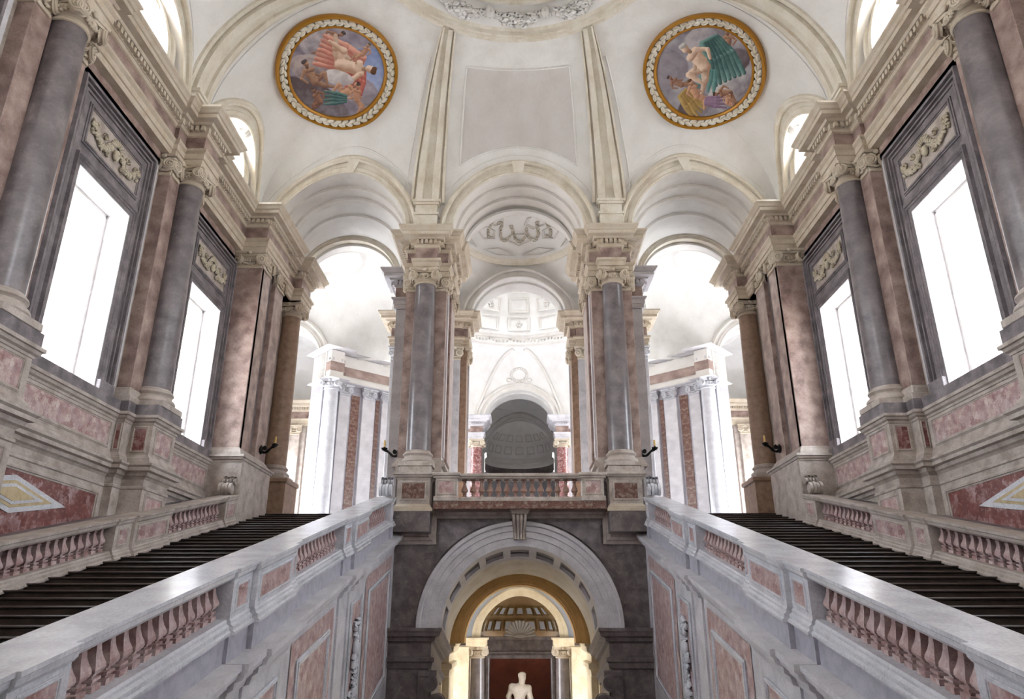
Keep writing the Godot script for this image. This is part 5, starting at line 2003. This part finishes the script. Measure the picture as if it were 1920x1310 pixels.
func build_stairs(s: float) -> void:
	var st := thing("staircase", "dark stone flight of shallow steps rising between marble balustrades", "stairs", Vector3(s * 6.5, -1.6, -3.65), "twin upper flights")
	if not meshes.has("step"):
		var b0 := mb()
		var hw := 2.2
		var rows := []
		for p in [[0.30, -0.30], [0.30, -0.135], [0.0, -0.135], [0.0, -0.05], [0.02, -0.045], [0.045, -0.035], [0.05, -0.018], [0.04, -0.004], [0.025, 0.0], [-0.60, 0.0], [-0.60, -0.30]]:
			rows.append(P3([Vector3(-hw, p[1], p[0] if p[1] > -0.13 else minf(p[0], 0.0)), Vector3(hw, p[1], p[0] if p[1] > -0.13 else minf(p[0], 0.0))]))
		b0.skin(rows, 0)
		meshes.step = b0.mesh()
	for k in 38:
		inst("step", meshes.step, M.step, st, Transform3D(Basis(), Vector3(s * 6.45, UF - 0.135 * k, -25.2 + 0.567 * k)))
	var b := mb(s)
	b.prism(P3([Vector3(4.3, -2.2, -3.6), Vector3(4.3, UF - 0.25, -25.4), Vector3(4.3, UF - 0.25, -26.0), Vector3(4.3, -4.0, -26.0), Vector3(4.3, -4.0, -3.6)]), Vector3(4.35, 0, 0))
	put("carriage", b, M.dark, st)
	# inner balustrade, its wall and panels
	balustrade(s, 3.97, false, "white marble raked balustrade over the panelled wall of the central well", "inner balustrades of the twin flights",
		[[6.9, 10.55], [13.4, 16.85], [19.5, 22.75]],
		[[6.1, 6.9, 0.08], [10.55, 11.25, 0.05], [11.25, 12.95, 0.13], [12.95, 13.4, 0.05], [16.85, 17.6, 0.05], [17.6, 19.1, 0.13], [19.1, 19.5, 0.05], [22.75, 23.15, 0.05]], M.marble, M.brec, 0.56)
	var nw := thing("newel_scroll", "white marble scroll ending the balustrade at the foot of the stairs", "newel", Vector3(s * 4.1, line_in(5.8) - 0.6, -5.85), "newel scrolls")
	b = mb(s)
	scroll(b, Vector3(4.1, line_in(5.85) - 0.44, -5.80), Vector3(0, 0, 1), Vector3.UP, 0.30, Vector3(0.44, 0, 0))
	put("scroll", b, M.marble, nw)
	b = mb(s)
	rake(b, P2([-0.56, 0.0, 0.12, 0.0, 0.12, -0.045, 0.095, -0.06, 0.085, -0.115, 0.055, -0.15, -0.48, -0.15, -0.53, -0.115, -0.53, -0.06, -0.56, -0.045]), 3.97, 5.5, 6.1)
	put("coping", b, M.marble, nw)
	b = mb(s)
	b.box(Vector3(3.9, -2.0, -5.5), Vector3(4.4, line_in(5.85) - 0.66, -6.12), 0.02)
	put("block", b, M.marble, nw)
	var w := structure("wall_well_" + ("left" if s < 0 else "right"), "marble panelled wall of the central stair well under the balustrade", "wall")
	b = mb(s)
	b.prism(P3([Vector3(3.97, LF, -3.6), Vector3(3.97, line_in(3.6) - 1.3, -3.6), Vector3(3.97, line_in(24.0) - 1.3, -24.0), Vector3(3.97, LF, -24.0)]), Vector3(0.42, 0, 0))
	put("masonry", b, M.marble_dull, w)
	b = mb(s)
	rake(b, P2([-0.1, -1.22, 0.30, -1.22, 0.30, -1.30, 0.26, -1.33, 0.24, -1.40, 0.14, -1.44, 0.13, -1.52, 0.06, -1.56, 0.03, -1.66, -0.1, -1.68]), 3.97, 5.0, 23.85)
	put("raking_cornice", b, M.marble_dull, w)
	for e in [[10.55, 11.25], [11.25, 12.95], [16.85, 17.6], [17.6, 19.1]]:
		b = mb(s)
		var o := 0.08 if e[1] - e[0] < 1.0 else 0.15
		rake(b, P2([0.0, -1.215, 0.30 + o, -1.215, 0.30 + o, -1.31, 0.26 + o, -1.34, 0.24 + o, -1.41, 0.14 + o, -1.45, 0.13 + o, -1.53, 0.06 + o, -1.57, 0.03 + o, -1.68, o * 0.6, -1.70, o * 0.6, -5.0, 0.0, -5.0]), 3.97, e[0], e[1])
		put("pilaster_strip", b, M.marble_dull, w)
	var pan := func(d0: float, d1: float, top: float, out: float, fm: Material, fw: float) -> void:
		var q := P3([Vector3(3.97 - out, line_in(d0) - 5.2, -d0), Vector3(3.97 - out, line_in(d0) + top, -d0), Vector3(3.97 - out, line_in(d1) + top, -d1), Vector3(3.97 - out, line_in(d1) - 5.2, -d1)])
		framed(q, Vector3(-1, 0, 0), fw, 0.05, s, w, M.marble, fm, "breccia_panel")
	for e in [[7.2, 10.3], [13.7, 16.6], [19.8, 23.5]]:
		var q := P3([Vector3(3.955, line_in(e[0]) - 5.2, -e[0]), Vector3(3.955, line_in(e[0]) - 1.8, -e[0]), Vector3(3.955, line_in(e[1]) - 1.8, -e[1]), Vector3(3.955, line_in(e[1]) - 5.2, -e[1])])
		b = mb(s)
		b.poly(q)
		put("breccia_border", b, M.brec, w)
		pan.call(e[0] + 0.35, e[1] - 0.35, -2.15, 0.02, M.brec, 0.14)
	for e in [[11.5, 12.7], [17.8, 18.9]]:
		pan.call(e[0], e[1], -2.0, 0.10, M.brec, 0.08)
		b = mb(s)
		var zc: float = -(e[0] + e[1]) * 0.5
		var yc: float = line_in(-zc) - 2.5
		for k in 26:
			var y := yc - k * 0.085
			for j in 4:
				var sc := rng.randf_range(0.05, 0.10)
				b.blob(Vector3(3.84 - rng.randf() * 0.05, y + rng.randf_range(-0.05, 0.05), zc + rng.randf_range(-0.22, 0.22) * (0.6 + 0.5 * sin(k * 0.8))), Basis.from_euler(Vector3(rng.randf() * 3, 0, 0)) * Basis.from_scale(Vector3(0.07, sc * 1.4, sc * 0.7)), 6, 4)
		b.blob(Vector3(3.80, yc - 0.6, zc), Basis.from_scale(Vector3(0.10, 0.20, 0.20)), 10, 7)
		b.blob(Vector3(3.80, yc - 1.5, zc), Basis.from_scale(Vector3(0.10, 0.16, 0.18)), 10, 7)
		put("trophy_relief", b, M.marble, w)
	# outer balustrade
	balustrade(s, 8.6, true, "tan marble raked balustrade along the wall side of the stairs", "outer balustrades of the twin flights",
		[[7.6, 15.85], [18.1, 21.6]],
		[[15.85, 16.5, 0.05], [16.5, 18.1, 0.12], [21.6, 22.4, 0.05]], M.pale, M.brec, 0.46)
	b = mb(s)
	rake(b, P2([-0.30, -0.95, 0.03, -0.95, 0.03, -2.0, -0.30, -2.0]), 8.62, 3.6, 25.2, true)
	put("stringer", b, M.dark, st)
	b = mb(s)
	rake(b, P2([-1.1, -0.06, -0.40, -0.06, -0.40, -1.6, -1.1, -1.6]), 8.6, 8.0, 22.5, true)
	put("wall_shelf", b, M.grey, st)
	var sc2 := thing("rail_scroll", "carved marble scroll where the wall side balustrade meets the corner pier", "ornament", Vector3(s * 8.8, line_out(22.0), -22.1), "scrolls by the corner piers")
	b = mb(s)
	for e in 4:
		scroll(b, Vector3(8.7 + e * 0.10, line_out(22.1) + 0.20, -22.2), Vector3(0, 0, 1), Vector3.UP, 0.19 + 0.02 * (e % 2), Vector3(0.085, 0, 0))
		scroll(b, Vector3(8.7 + e * 0.10, line_out(22.1) + 0.48, -22.42), Vector3(0, 0, -1), Vector3.UP, 0.14 + 0.02 * (e % 2), Vector3(0.085, 0, 0))
	put("scroll", b, M.pale, sc2)
	sc2 = thing("pier_scroll", "carved white scroll where the inner balustrade meets the balcony pier", "ornament", Vector3(s * 4.1, line_in(22.9), -22.95), "scrolls by the balcony piers")
	b = mb(s)
	for e in 4:
		scroll(b, Vector3(4.0 + e * 0.10, line_in(22.9) + 0.22, -22.9), Vector3(0, 0, 1), Vector3.UP, 0.20 + 0.02 * (e % 2), Vector3(0.085, 0, 0))
		scroll(b, Vector3(4.0 + e * 0.10, line_in(22.9) + 0.52, -23.1), Vector3(0, 0, -1), Vector3.UP, 0.14 + 0.02 * (e % 2), Vector3(0.085, 0, 0))
	put("scroll", b, M.marble, sc2)

# ------------------------------------------------------------------ columns, balcony, small things
func build_columns() -> void:
	for s in [-1.0, 1.0]:
		column(Vector3(s * 9.38, CB, -12.0), M.col, "grey marble column by the tall window, furthest from the balcony", "near wall columns")
		column(Vector3(s * 9.38, CB, -18.0), M.col, "grey marble column between two tall windows of the side wall", "middle wall columns")
		column(Vector3(s * 3.34, 4.76, -23.93), M.col, "grey marble column standing before the pink pier beside the balcony", "columns beside the balcony", CT - 0.25)
		column(Vector3(s * 9.2, CB - 0.05, -27.4), M.brown, "brown marble column at the head of the stairs", "brown columns at the head of the stairs")
		var p := thing("column_pedestal", "brown marble pedestal under the brown column at the head of the stairs", "pedestal", Vector3(s * 9.2, UF, -27.4), "brown pedestals at the head of the stairs")
		var b := mb(s)
		b.box(Vector3(8.5, UF, -26.7), Vector3(9.9, 4.86, -28.1), 0.015)
		put("dado", b, M.brown, p)
		b = mb(s)
		b.box(Vector3(8.42, 4.84, -26.62), Vector3(9.9, 5.0, -28.1), 0.03)
		put("cap", b, M.brown, p)

func build_balcony() -> void:
	var t := thing("balcony_balustrade", "marble balcony balustrade of turned balusters above the great arch", "balustrade", Vector3(0, 3.4, -23.6))
	var b := mb()
	b.box(Vector3(-2.70, 3.36, -23.2), Vector3(2.70, 3.61, -24.3), 0.015)
	put("plinth", b, M.plinth, t)
	b = mb()
	b.box(Vector3(-2.68, 3.60, -23.24), Vector3(2.68, 3.74, -23.75), 0.02)
	for s in [-1.0, 1.0]:
		b.box(Vector3(s * 1.92, 3.60, -23.16), Vector3(s * 2.70, 3.76, -23.78), 0.02)
	put("base_rail", b, M.pale, t)
	b = mb()
	b.box(Vector3(-2.66, 4.32, -23.22), Vector3(2.66, 4.38, -23.74), 0.02)
	b.box(Vector3(-2.70, 4.37, -23.18), Vector3(2.70, 4.48, -23.78), 0.025)
	for s in [-1.0, 1.0]:
		b.box(Vector3(s * 1.90, 4.32, -23.16), Vector3(s * 2.72, 4.40, -23.78), 0.02)
		b.box(Vector3(s * 1.86, 4.39, -23.12), Vector3(s * 2.76, 4.50, -23.8), 0.025)
	put("handrail", b, M.pale, t)
	var pr := PackedVector2Array()
	for p in [[0.0, 0.085], [0.09, 0.085], [0.10, 0.05], [0.17, 0.05], [0.19, 0.065], [0.22, 0.065], [0.24, 0.045], [0.29, 0.07], [0.37, 0.105], [0.46, 0.095], [0.58, 0.062], [0.74, 0.042], [0.80, 0.042], [0.81, 0.06], [0.85, 0.06], [0.86, 0.045], [0.90, 0.05], [0.905, 0.085], [1.0, 0.085]]:
		pr.append(Vector2(p[1] * 1.05, p[0] * 0.60))
	var bm := mb()
	bm.lathe(pr, Vector3.ZERO, 14)
	var mesh := bm.mesh()
	for k in 14:
		inst("baluster", mesh, M.balc, t, Transform3D(Basis(), Vector3((k - 6.5) * 0.268, 3.735, -23.5)))
	for s in [-1.0, 1.0]:
		b = mb(s)
		b.box(Vector3(1.97, 3.74, -23.2), Vector3(2.65, 4.34, -23.76), 0.01)
		put("pedestal", b, M.pale, t)
		framed(rectz(-23.2, 2.04, 2.58, 3.80, 4.28), Vector3(0, 0, 1), 0.05, 0.02, s, t, M.pale, M.brec)
	# keystone of the great arch
	var k := thing("scroll_keystone", "fluted grey marble scroll keystone crowning the great arch under the balcony", "keystone", Vector3(0, 2.4, -23.8))
	b = mb()
	for i in 4:
		var x := (i - 1.5) * 0.11
		var rows := []
		for e in [[-0.045, 0.0], [-0.035, 0.05], [0.035, 0.05], [0.045, 0.0]]:
			var r := PackedVector3Array()
			for j in 17:
				var f := j / 16.0
				var sx := lerpf(1.12, 0.80, f)
				var dz := 0.42 - 0.20 * f + 0.10 * sin(f * TAU * 0.95 + 0.4)
				r.append(Vector3((x + e[0]) * sx, lerpf(3.26, 2.50, f), -24.0 + dz + e[1]))
			rows.append(r)
		b.skin(rows, 1)
	var side := PackedVector3Array()
	var pl := PackedVector3Array()
	for j in 17:
		var f := j / 16.0
		pl.append(Vector3(-0.25 + 0.05 * f, lerpf(3.26, 2.50, f), -24.0 + 0.40 - 0.20 * f + 0.10 * sin(f * TAU * 0.95 + 0.4)))
	pl.append(Vector3(-0.20, 2.50, -24.05))
	pl.append(Vector3(-0.25, 3.26, -24.05))
	b.prism(pl, Vector3(0.42, 0, 0))
	put("scroll", b, M.pale, k)
	b = mb()
	b.box(Vector3(-0.27, 3.24, -23.4), Vector3(0.27, 3.34, -24.0), 0.02)
	b.box(Vector3(-0.31, 3.33, -23.34), Vector3(0.31, 3.48, -24.0), 0.025)
	put("cap", b, M.pale, k)
	# scrolled consoles below the imposts
	for s in [-1.0, 1.0]:
		var c := thing("scroll_console", "dark marble scrolled console under the impost of the great arch", "console", Vector3(s * 2.62, -2.5, -23.6), "consoles of the great arch")
		b = mb(s)
		scroll(b, Vector3(2.62, -1.62, -23.55), Vector3(-1, 0, 0), Vector3.UP, 0.26, Vector3(0, 0, 0.5), 2.0)
		scroll(b, Vector3(2.42, -2.12, -23.55), Vector3(1, 0, 0), Vector3.DOWN, 0.30, Vector3(0, 0, 0.5), 2.0)
		b.box(Vector3(2.45, -1.45, -23.5), Vector3(3.0, -1.28, -23.9), 0.02)
		b.box(Vector3(2.6, -2.6, -23.52), Vector3(3.0, -1.3, -23.9), 0.04)
		put("scroll", b, M.dark, c)

func fresco(sd: int, parts: Array, sky: Array) -> ImageTexture:
	var sz := 512
	var n1 := noise_img(sz, sd, 0.007, FastNoiseLite.TYPE_SIMPLEX_SMOOTH, 5, 20.0)
	var n2 := noise_img(sz, sd + 1, 0.018, FastNoiseLite.TYPE_SIMPLEX_SMOOTH, 3, 12.0)
	var lut := lut_of(sky)
	var px := PackedFloat32Array()
	px.resize(sz * sz * 3)
	for k in sz * sz:
		var c: Color = lut[n1[k]]
		px[k * 3] = c.r; px[k * 3 + 1] = c.g; px[k * 3 + 2] = c.b
	for p: Array in parts:      # x, y, rx, ry, angle, colour, second tone; or x, y, x, y, r, r, colour, second tone
		if p.size() == 8:
			stroke(px, sz, p, n2)
			continue
		var cx: float = (0.5 + p[0] * 0.5) * sz
		var cy: float = (0.5 - p[1] * 0.5) * sz
		var rx: float = p[2] * sz * 0.5
		var ry: float = p[3] * sz * 0.5
		var ca := cos(p[4])
		var sa := sin(p[4])
		var m := int(maxf(rx, ry)) + 6
		for y in range(maxi(int(cy) - m, 0), mini(int(cy) + m, sz)):
			for x in range(maxi(int(cx) - m, 0), mini(int(cx) + m, sz)):
				var k := y * sz + x
				var dx := x - cx + (n2[k] - 128.0) * 0.05
				var dy := y - cy + (n1[k] - 128.0) * 0.05
				var u := (dx * ca - dy * sa) / rx
				var v := (dx * sa + dy * ca) / ry
				var d := u * u + v * v
				if d < 1.0:
					var a := clampf((1.0 - d) * 6.0, 0.0, 1.0)
					var f := clampf(0.45 + (n2[k] - 128.0) / 300.0 + u * 0.45 + v * 0.45, 0.0, 1.0)
					var c: Color = p[5].lerp(p[6], f)
					px[k * 3] = lerpf(px[k * 3], c.r, a)
					px[k * 3 + 1] = lerpf(px[k * 3 + 1], c.g, a)
					px[k * 3 + 2] = lerpf(px[k * 3 + 2], c.b, a)
	var by := PackedByteArray()
	by.resize(px.size())
	for k in px.size():
		by[k] = int(clampf(px[k], 0.0, 1.0) * 255.0)
	return ImageTexture.create_from_image(Image.create_from_data(sz, sz, false, Image.FORMAT_RGB8, by))

# tapered stroke of paint, modelled from its lit edge to its far edge
func stroke(px: PackedFloat32Array, sz: int, p: Array, n2: PackedByteArray) -> void:
	var a := Vector2(0.5 + p[0] * 0.5, 0.5 - p[1] * 0.5) * sz
	var b := Vector2(0.5 + p[2] * 0.5, 0.5 - p[3] * 0.5) * sz
	var r0: float = p[4] * sz * 0.5
	var r1: float = p[5] * sz * 0.5
	var m := maxf(r0, r1) + 3.0
	var lo := a.min(b) - Vector2(m, m)
	var hi := a.max(b) + Vector2(m, m)
	var ba := b - a
	for y in range(maxi(int(lo.y), 0), mini(int(hi.y) + 1, sz)):
		for x in range(maxi(int(lo.x), 0), mini(int(hi.x) + 1, sz)):
			var q := Vector2(x, y) - a
			var h := clampf(q.dot(ba) / maxf(ba.length_squared(), 1e-3), 0.0, 1.0)
			var r := lerpf(r0, r1, h)
			var off := q - ba * h
			var k := y * sz + x
			var d := off.length() / r + (n2[k] - 128.0) * 0.0012
			if d < 1.0:
				var al := clampf((1.0 - d) * r * 0.6, 0.0, 1.0)
				var f := clampf(0.42 + (off.x * 0.5 + off.y * 0.75) / r + (n2[k] - 128.0) / 420.0, 0.0, 1.0)
				var c: Color = p[6].lerp(p[7], f)
				px[k * 3] = lerpf(px[k * 3], c.r, al)
				px[k * 3 + 1] = lerpf(px[k * 3 + 1], c.g, al)
				px[k * 3 + 2] = lerpf(px[k * 3 + 2], c.b, al)

# one reclining or rising figure as strokes: o the hips, s its size, t its tilt, then two skin tones and hair
func painted_figure(o: Vector2, s: float, t: float, l: Color, d: Color, hair: Color, flip := 1.0, pose := 0) -> Array:
	var at := func(x: float, y: float) -> Vector2:
		return o + (Vector2(x * flip, y) * s).rotated(t)
	var r := []
	var put_s := func(a: Vector2, b: Vector2, r0: float, r1: float, c0: Color, c1: Color) -> void:
		r.append([a.x, a.y, b.x, b.y, r0 * s, r1 * s, c0, c1])
	var kn: Array = [[[0.30, 0.05], [0.48, -0.22], [0.34, -0.10], [0.62, -0.12]], [[0.22, -0.28], [0.10, -0.58], [0.32, -0.20], [0.40, -0.55]], [[0.34, 0.12], [0.30, -0.24], [0.20, -0.20], [0.48, -0.36]]][pose]
	put_s.call(at.call(0.0, 0.0), at.call(kn[2][0], kn[2][1]), 0.11, 0.075, l.darkened(0.1), d)
	put_s.call(at.call(kn[2][0], kn[2][1]), at.call(kn[3][0], kn[3][1]), 0.07, 0.04, l.darkened(0.1), d)
	put_s.call(at.call(0.02, 0.02), at.call(kn[0][0], kn[0][1]), 0.115, 0.08, l, d)
	put_s.call(at.call(kn[0][0], kn[0][1]), at.call(kn[1][0], kn[1][1]), 0.075, 0.04, l, d)
	put_s.call(at.call(-0.02, 0.30), at.call(0.18, 0.12), 0.055, 0.045, l.darkened(0.12), d)
	put_s.call(at.call(0.0, 0.0), at.call(-0.06, 0.34), 0.125, 0.145, l, d)
	put_s.call(at.call(-0.14, 0.40), at.call(0.06, 0.36), 0.08, 0.08, l, d)
	put_s.call(at.call(-0.16, 0.40), at.call(-0.32, 0.22), 0.06, 0.05, l, d)
	put_s.call(at.call(-0.32, 0.22), at.call(-0.20, 0.04), 0.048, 0.035, l, d)
	put_s.call(at.call(-0.05, 0.46), at.call(-0.04, 0.54), 0.05, 0.05, d, d.darkened(0.2))
	put_s.call(at.call(-0.045, 0.60), at.call(-0.03, 0.56), 0.085, 0.075, l, d)
	put_s.call(at.call(-0.09, 0.65), at.call(-0.02, 0.67), 0.06, 0.05, hair, hair.darkened(0.3))
	return r

# flowing cloth: a fan of folds from a to b
func painted_cloth(a: Vector2, b: Vector2, w: float, c0: Color, c1: Color, n := 6) -> Array:
	var r := []
	var d := (b - a).orthogonal().normalized()
	for k in n:
		var f := (k - (n - 1) * 0.5) / n
		var m := (a + b) * 0.5 + d * (f * w * 1.7)
		var e := b + d * (f * w * 2.2)
		r.append([a.x + d.x * f * w, a.y + d.y * f * w, m.x, m.y, w * 0.22, w * 0.30, c0, c1])
		r.append([m.x, m.y, e.x, e.y, w * 0.28, w * 0.14, c0.darkened(0.06 * (k % 3)), c1])
	return r

func pixel_ray(x: float, y: float) -> Vector3:
	var d := Vector3((x - 960.0) / 1381.0, (655.0 - y) / 1381.0, -1.0)
	return (Basis.from_euler(Vector3(deg_to_rad(20.45), deg_to_rad(0.583), 0)) * d).normalized()

func medallion(px: float, py: float, ra: float, rb: float, label: String, tex: Texture2D) -> void:
	# where the sight line through the painting's middle meets the vault
	var d := pixel_ray(px, py)
	var lo := 18.0
	var hi := 34.0
	for k in 14:
		var mid := (lo + hi) * 0.5
		if hall.beyond(d * mid):
			hi = mid
		else:
			lo = mid
	var c := d * lo
	var h0: Array = hall.drop(c)
	var n: Vector3 = h0[1]
	var u := Vector3.UP.cross(n).normalized()
	var w := n.cross(u).normalized()
	var at := func(a: float, r: float, lift: float) -> Vector3:
		var q: Vector3 = c + u * (cos(a) * r * ra) + w * (sin(a) * r * rb)
		var l0 := -1.0
		var l1 := 1.0
		for k in 8:
			var mid := (l0 + l1) * 0.5
			if hall.beyond(q + n * mid):
				l0 = mid
			else:
				l1 = mid
		return q + n * ((l0 + l1) * 0.5 + lift)
	var m := thing("ceiling_painting", label, "painting", c)
	var b := mb()
	var rows := []
	for i in 9:
		var r := PackedVector3Array()
		for k in 65:
			r.append(at.call(TAU * k / 64.0, 0.79 * i / 8.0, 0.10))
		rows.append(r)
	b.skin(rows, 2)
	for p in b.v:
		var q := p - c
		b.uv.append(Vector2(0.5 + q.dot(u) / (ra * 1.6), 0.5 - q.dot(w) / (rb * 1.6)))
	var fm := StandardMaterial3D.new()
	fm.albedo_texture = tex
	fm.roughness = 0.7
	put("fresco", b, fm, m)
	var ring := func(prof: Array, mat: Material, called: String) -> void:
		var bb := mb()
		var rw := []
		for p: Array in prof:
			var r := PackedVector3Array()
			for k in 97:
				r.append(at.call(TAU * k / 96.0, p[0], p[1]))
			rw.append(r)
		bb.skin(rw, 1)
		put(called, bb, mat, m)
	ring.call([[0.77, 0.08], [0.775, 0.17], [0.80, 0.20], [0.82, 0.18], [0.825, 0.13]], M.gold, "inner_gilt_band")
	ring.call([[0.825, 0.13], [0.83, 0.10], [0.935, 0.10], [0.94, 0.14]], M.trim, "wreath_bed")
	ring.call([[0.935, 0.12], [0.945, 0.20], [0.98, 0.21], [1.0, 0.14], [1.0, -0.2]], M.gold, "outer_gilt_band")
	if not meshes.has("leaf"):
		var lb := mb()
		lb.blob(Vector3.ZERO, Basis.from_scale(Vector3(0.085, 0.045, 0.14)), 8, 6)
		lb.blob(Vector3(0, 0.03, 0.03), Basis.from_scale(Vector3(0.03, 0.04, 0.11)), 6, 4)
		meshes.leaf = lb.mesh()
	for k in 44:
		for e in [-1.0, 1.0]:
			var a: float = TAU * (k + 0.25 * e) / 44.0
			var p: Vector3 = at.call(a, 0.882 + 0.024 * e, 0.16)
			var dir: Vector3 = (at.call(a + 0.02, 0.882 + 0.030 * e, 0.16) - p).normalized()
			var x := n.cross(dir).normalized()
			inst("leaf", meshes.leaf, M.cream, m, Transform3D(Basis(x, n, dir), p))

func build_details() -> void:
	var flesh := Color(0.80, 0.62, 0.50)
	var pale := Color(0.90, 0.80, 0.72)
	var tan := Color(0.60, 0.42, 0.33)
	var rose := Color(0.80, 0.48, 0.42)
	var rose2 := Color(0.88, 0.66, 0.58)
	var blue := Color(0.50, 0.56, 0.72)
	var teal := Color(0.24, 0.42, 0.41)
	var teal2 := Color(0.45, 0.60, 0.57)
	var grey := Color(0.50, 0.47, 0.50)
	var dk := Color(0.34, 0.28, 0.29)
	var white := Color(0.86, 0.83, 0.82)
	var och := Color(0.62, 0.47, 0.22)
	var a := [[0.55, 0.40, 0.55, 0.55, 0.2, blue, Color(0.62, 0.66, 0.78)], [0.65, -0.1, 0.4, 0.3, 0.2, Color(0.66, 0.62, 0.66), grey], [-0.65, 0.35, 0.4, 0.35, 0.3, Color(0.74, 0.70, 0.71), grey], [-0.1, -0.75, 0.9, 0.35, 0.0, dk, grey], [-0.45, -0.2, 0.5, 0.3, 0.2, Color(0.70, 0.64, 0.63), Color(0.45, 0.40, 0.42)]]
	a += painted_figure(Vector2(-0.52, 0.42), 0.62, -0.5, tan.lightened(0.15), tan.darkened(0.2), dk, 1.0, 1)
	a += painted_cloth(Vector2(0.30, 0.42), Vector2(-0.55, 0.22), 0.34, rose2, rose.darkened(0.15), 7)
	a += painted_cloth(Vector2(0.35, 0.30), Vector2(0.45, -0.20), 0.26, rose, Color(0.55, 0.25, 0.22), 5)
	a += painted_figure(Vector2(-0.02, 0.16), 1.05, -1.05, pale, flesh.darkened(0.15), Color(0.45, 0.30, 0.18), -1.0, 0)
	a += [[0.10, -0.10, 0.34, 0.17, 0.3, white, Color(0.66, 0.62, 0.62)]]
	a += painted_figure(Vector2(0.22, 0.62), 0.42, 0.2, flesh, tan, Color(0.35, 0.40, 0.22), -1.0, 1)
	a += painted_figure(Vector2(-0.28, -0.42), 0.72, 0.9, flesh.darkened(0.12), tan.darkened(0.25), dk, 1.0, 2)
	a += painted_figure(Vector2(0.36, -0.36), 0.62, -0.3, flesh, tan, Color(0.30, 0.20, 0.14), -1.0, 2)
	a += painted_cloth(Vector2(0.45, -0.40), Vector2(0.05, -0.62), 0.16, teal2.darkened(0.15), teal.darkened(0.3), 4)
	a += painted_figure(Vector2(0.66, -0.30), 0.5, 0.35, flesh.darkened(0.05), tan, dk, 1.0, 1)
	a += painted_figure(Vector2(0.02, -0.74), 0.5, 1.1, tan, tan.darkened(0.35), dk, -1.0, 0)
	var c := [[0.45, 0.60, 0.5, 0.35, 0.0, Color(0.70, 0.67, 0.68), grey], [-0.55, 0.45, 0.4, 0.4, 0.0, Color(0.60, 0.57, 0.60), grey], [0.62, -0.15, 0.36, 0.26, 0.0, grey, dk], [0.25, -0.60, 0.55, 0.25, 0.0, white.darkened(0.12), grey], [-0.60, -0.55, 0.4, 0.3, 0.3, dk, grey]]
	c += painted_figure(Vector2(0.66, 0.20), 0.55, -0.5, flesh.darkened(0.1), tan.darkened(0.2), dk, -1.0, 0)
	c += painted_cloth(Vector2(0.45, 0.50), Vector2(0.36, -0.40), 0.34, teal2, teal.darkened(0.3), 7)
	c += painted_cloth(Vector2(0.10, -0.05), Vector2(-0.20, -0.35), 0.22, teal2, teal, 4)
	c += painted_figure(Vector2(0.06, 0.08), 0.98, 0.25, pale, flesh.darkened(0.2), Color(0.80, 0.78, 0.76), -1.0, 2)
	c += painted_figure(Vector2(-0.55, 0.02), 0.5, 0.3, tan.lightened(0.1), tan.darkened(0.25), dk, 1.0, 1)
	c += painted_cloth(Vector2(-0.62, -0.15), Vector2(-0.50, -0.70), 0.22, Color(0.72, 0.60, 0.36), och.darkened(0.2), 5)
	c += painted_figure(Vector2(-0.40, -0.36), 0.55, -0.2, flesh, tan, Color(0.40, 0.26, 0.16), 1.0, 1)
	c += painted_cloth(Vector2(-0.30, -0.55), Vector2(0.05, -0.80), 0.16, Color(0.60, 0.48, 0.58), Color(0.36, 0.28, 0.36), 4)
	c += painted_figure(Vector2(0.22, -0.66), 0.5, 1.2, flesh.darkened(0.15), Color(0.42, 0.26, 0.18), Color(0.30, 0.17, 0.10), -1.0, 0)
	c += painted_figure(Vector2(0.05, -0.82), 0.35, -0.9, flesh, tan, dk, 1.0, 0)
	medallion(630.5, 131, 2.12, 2.05, "round gilt framed ceiling painting of rose draped figures under blue sky", fresco(201, a, [Color(0.42, 0.38, 0.42), Color(0.58, 0.55, 0.60), Color(0.72, 0.69, 0.71)]))
	medallion(1322, 131, 2.12, 2.05, "round gilt framed ceiling painting of a pale seated figure with green drapery", fresco(231, c, [Color(0.40, 0.38, 0.41), Color(0.56, 0.54, 0.57), Color(0.70, 0.68, 0.70)]))
	# candle brackets
	for e in [[-8.8, 5.55, -24.55, 1.0, "corner piers"], [8.8, 5.55, -24.55, -1.0, "corner piers"], [-4.08, 5.42, -24.6, -1.0, "balcony piers"], [4.08, 5.42, -24.6, 1.0, "balcony piers"]]:
		var o := Vector3(e[0], e[1], e[2])
		var sc := thing("candle_sconce", "black iron candle bracket on the side of the " + e[4], "sconce", o, "candle brackets on the " + e[4])
		var d: float = e[3]
		var b := mb()
		b.blob(o + Vector3(d * 0.03, 0, 0), Basis.from_scale(Vector3(0.05, 0.16, 0.12)), 10, 7)
		var pts := PackedVector3Array()
		var rad := PackedFloat32Array()
		for k in 15:
			var f := k / 14.0
			pts.append(o + Vector3(d * 0.5 * f, -0.10 * sin(f * TAU * 0.8), 0.05 * f))
			rad.append(0.035 + 0.015 * absf(sin(f * 9.0)))
		b.tube(pts, rad, 7)
		scroll(b, o + Vector3(d * 0.14, 0.05, 0.02), Vector3(d, 0, 0), Vector3.UP, 0.09, Vector3(0, 0, 0.05))
		put("arm", b, M.iron, sc)
		b = mb()
		b.lathe(P2([0.0, 0.0, 0.05, 0.01, 0.10, 0.06, 0.11, 0.10, 0.04, 0.09, 0.035, 0.14, 0.0, 0.14]), o + Vector3(d * 0.5, 0.08, 0.05), 12)
		put("drip_pan", b, M.iron, sc)
		b = mb()
		b.lathe(P2([0.035, 0.0, 0.033, 0.24, 0.0, 0.25]), o + Vector3(d * 0.5, 0.20, 0.05), 10)
		put("candle", b, M.wax, sc)
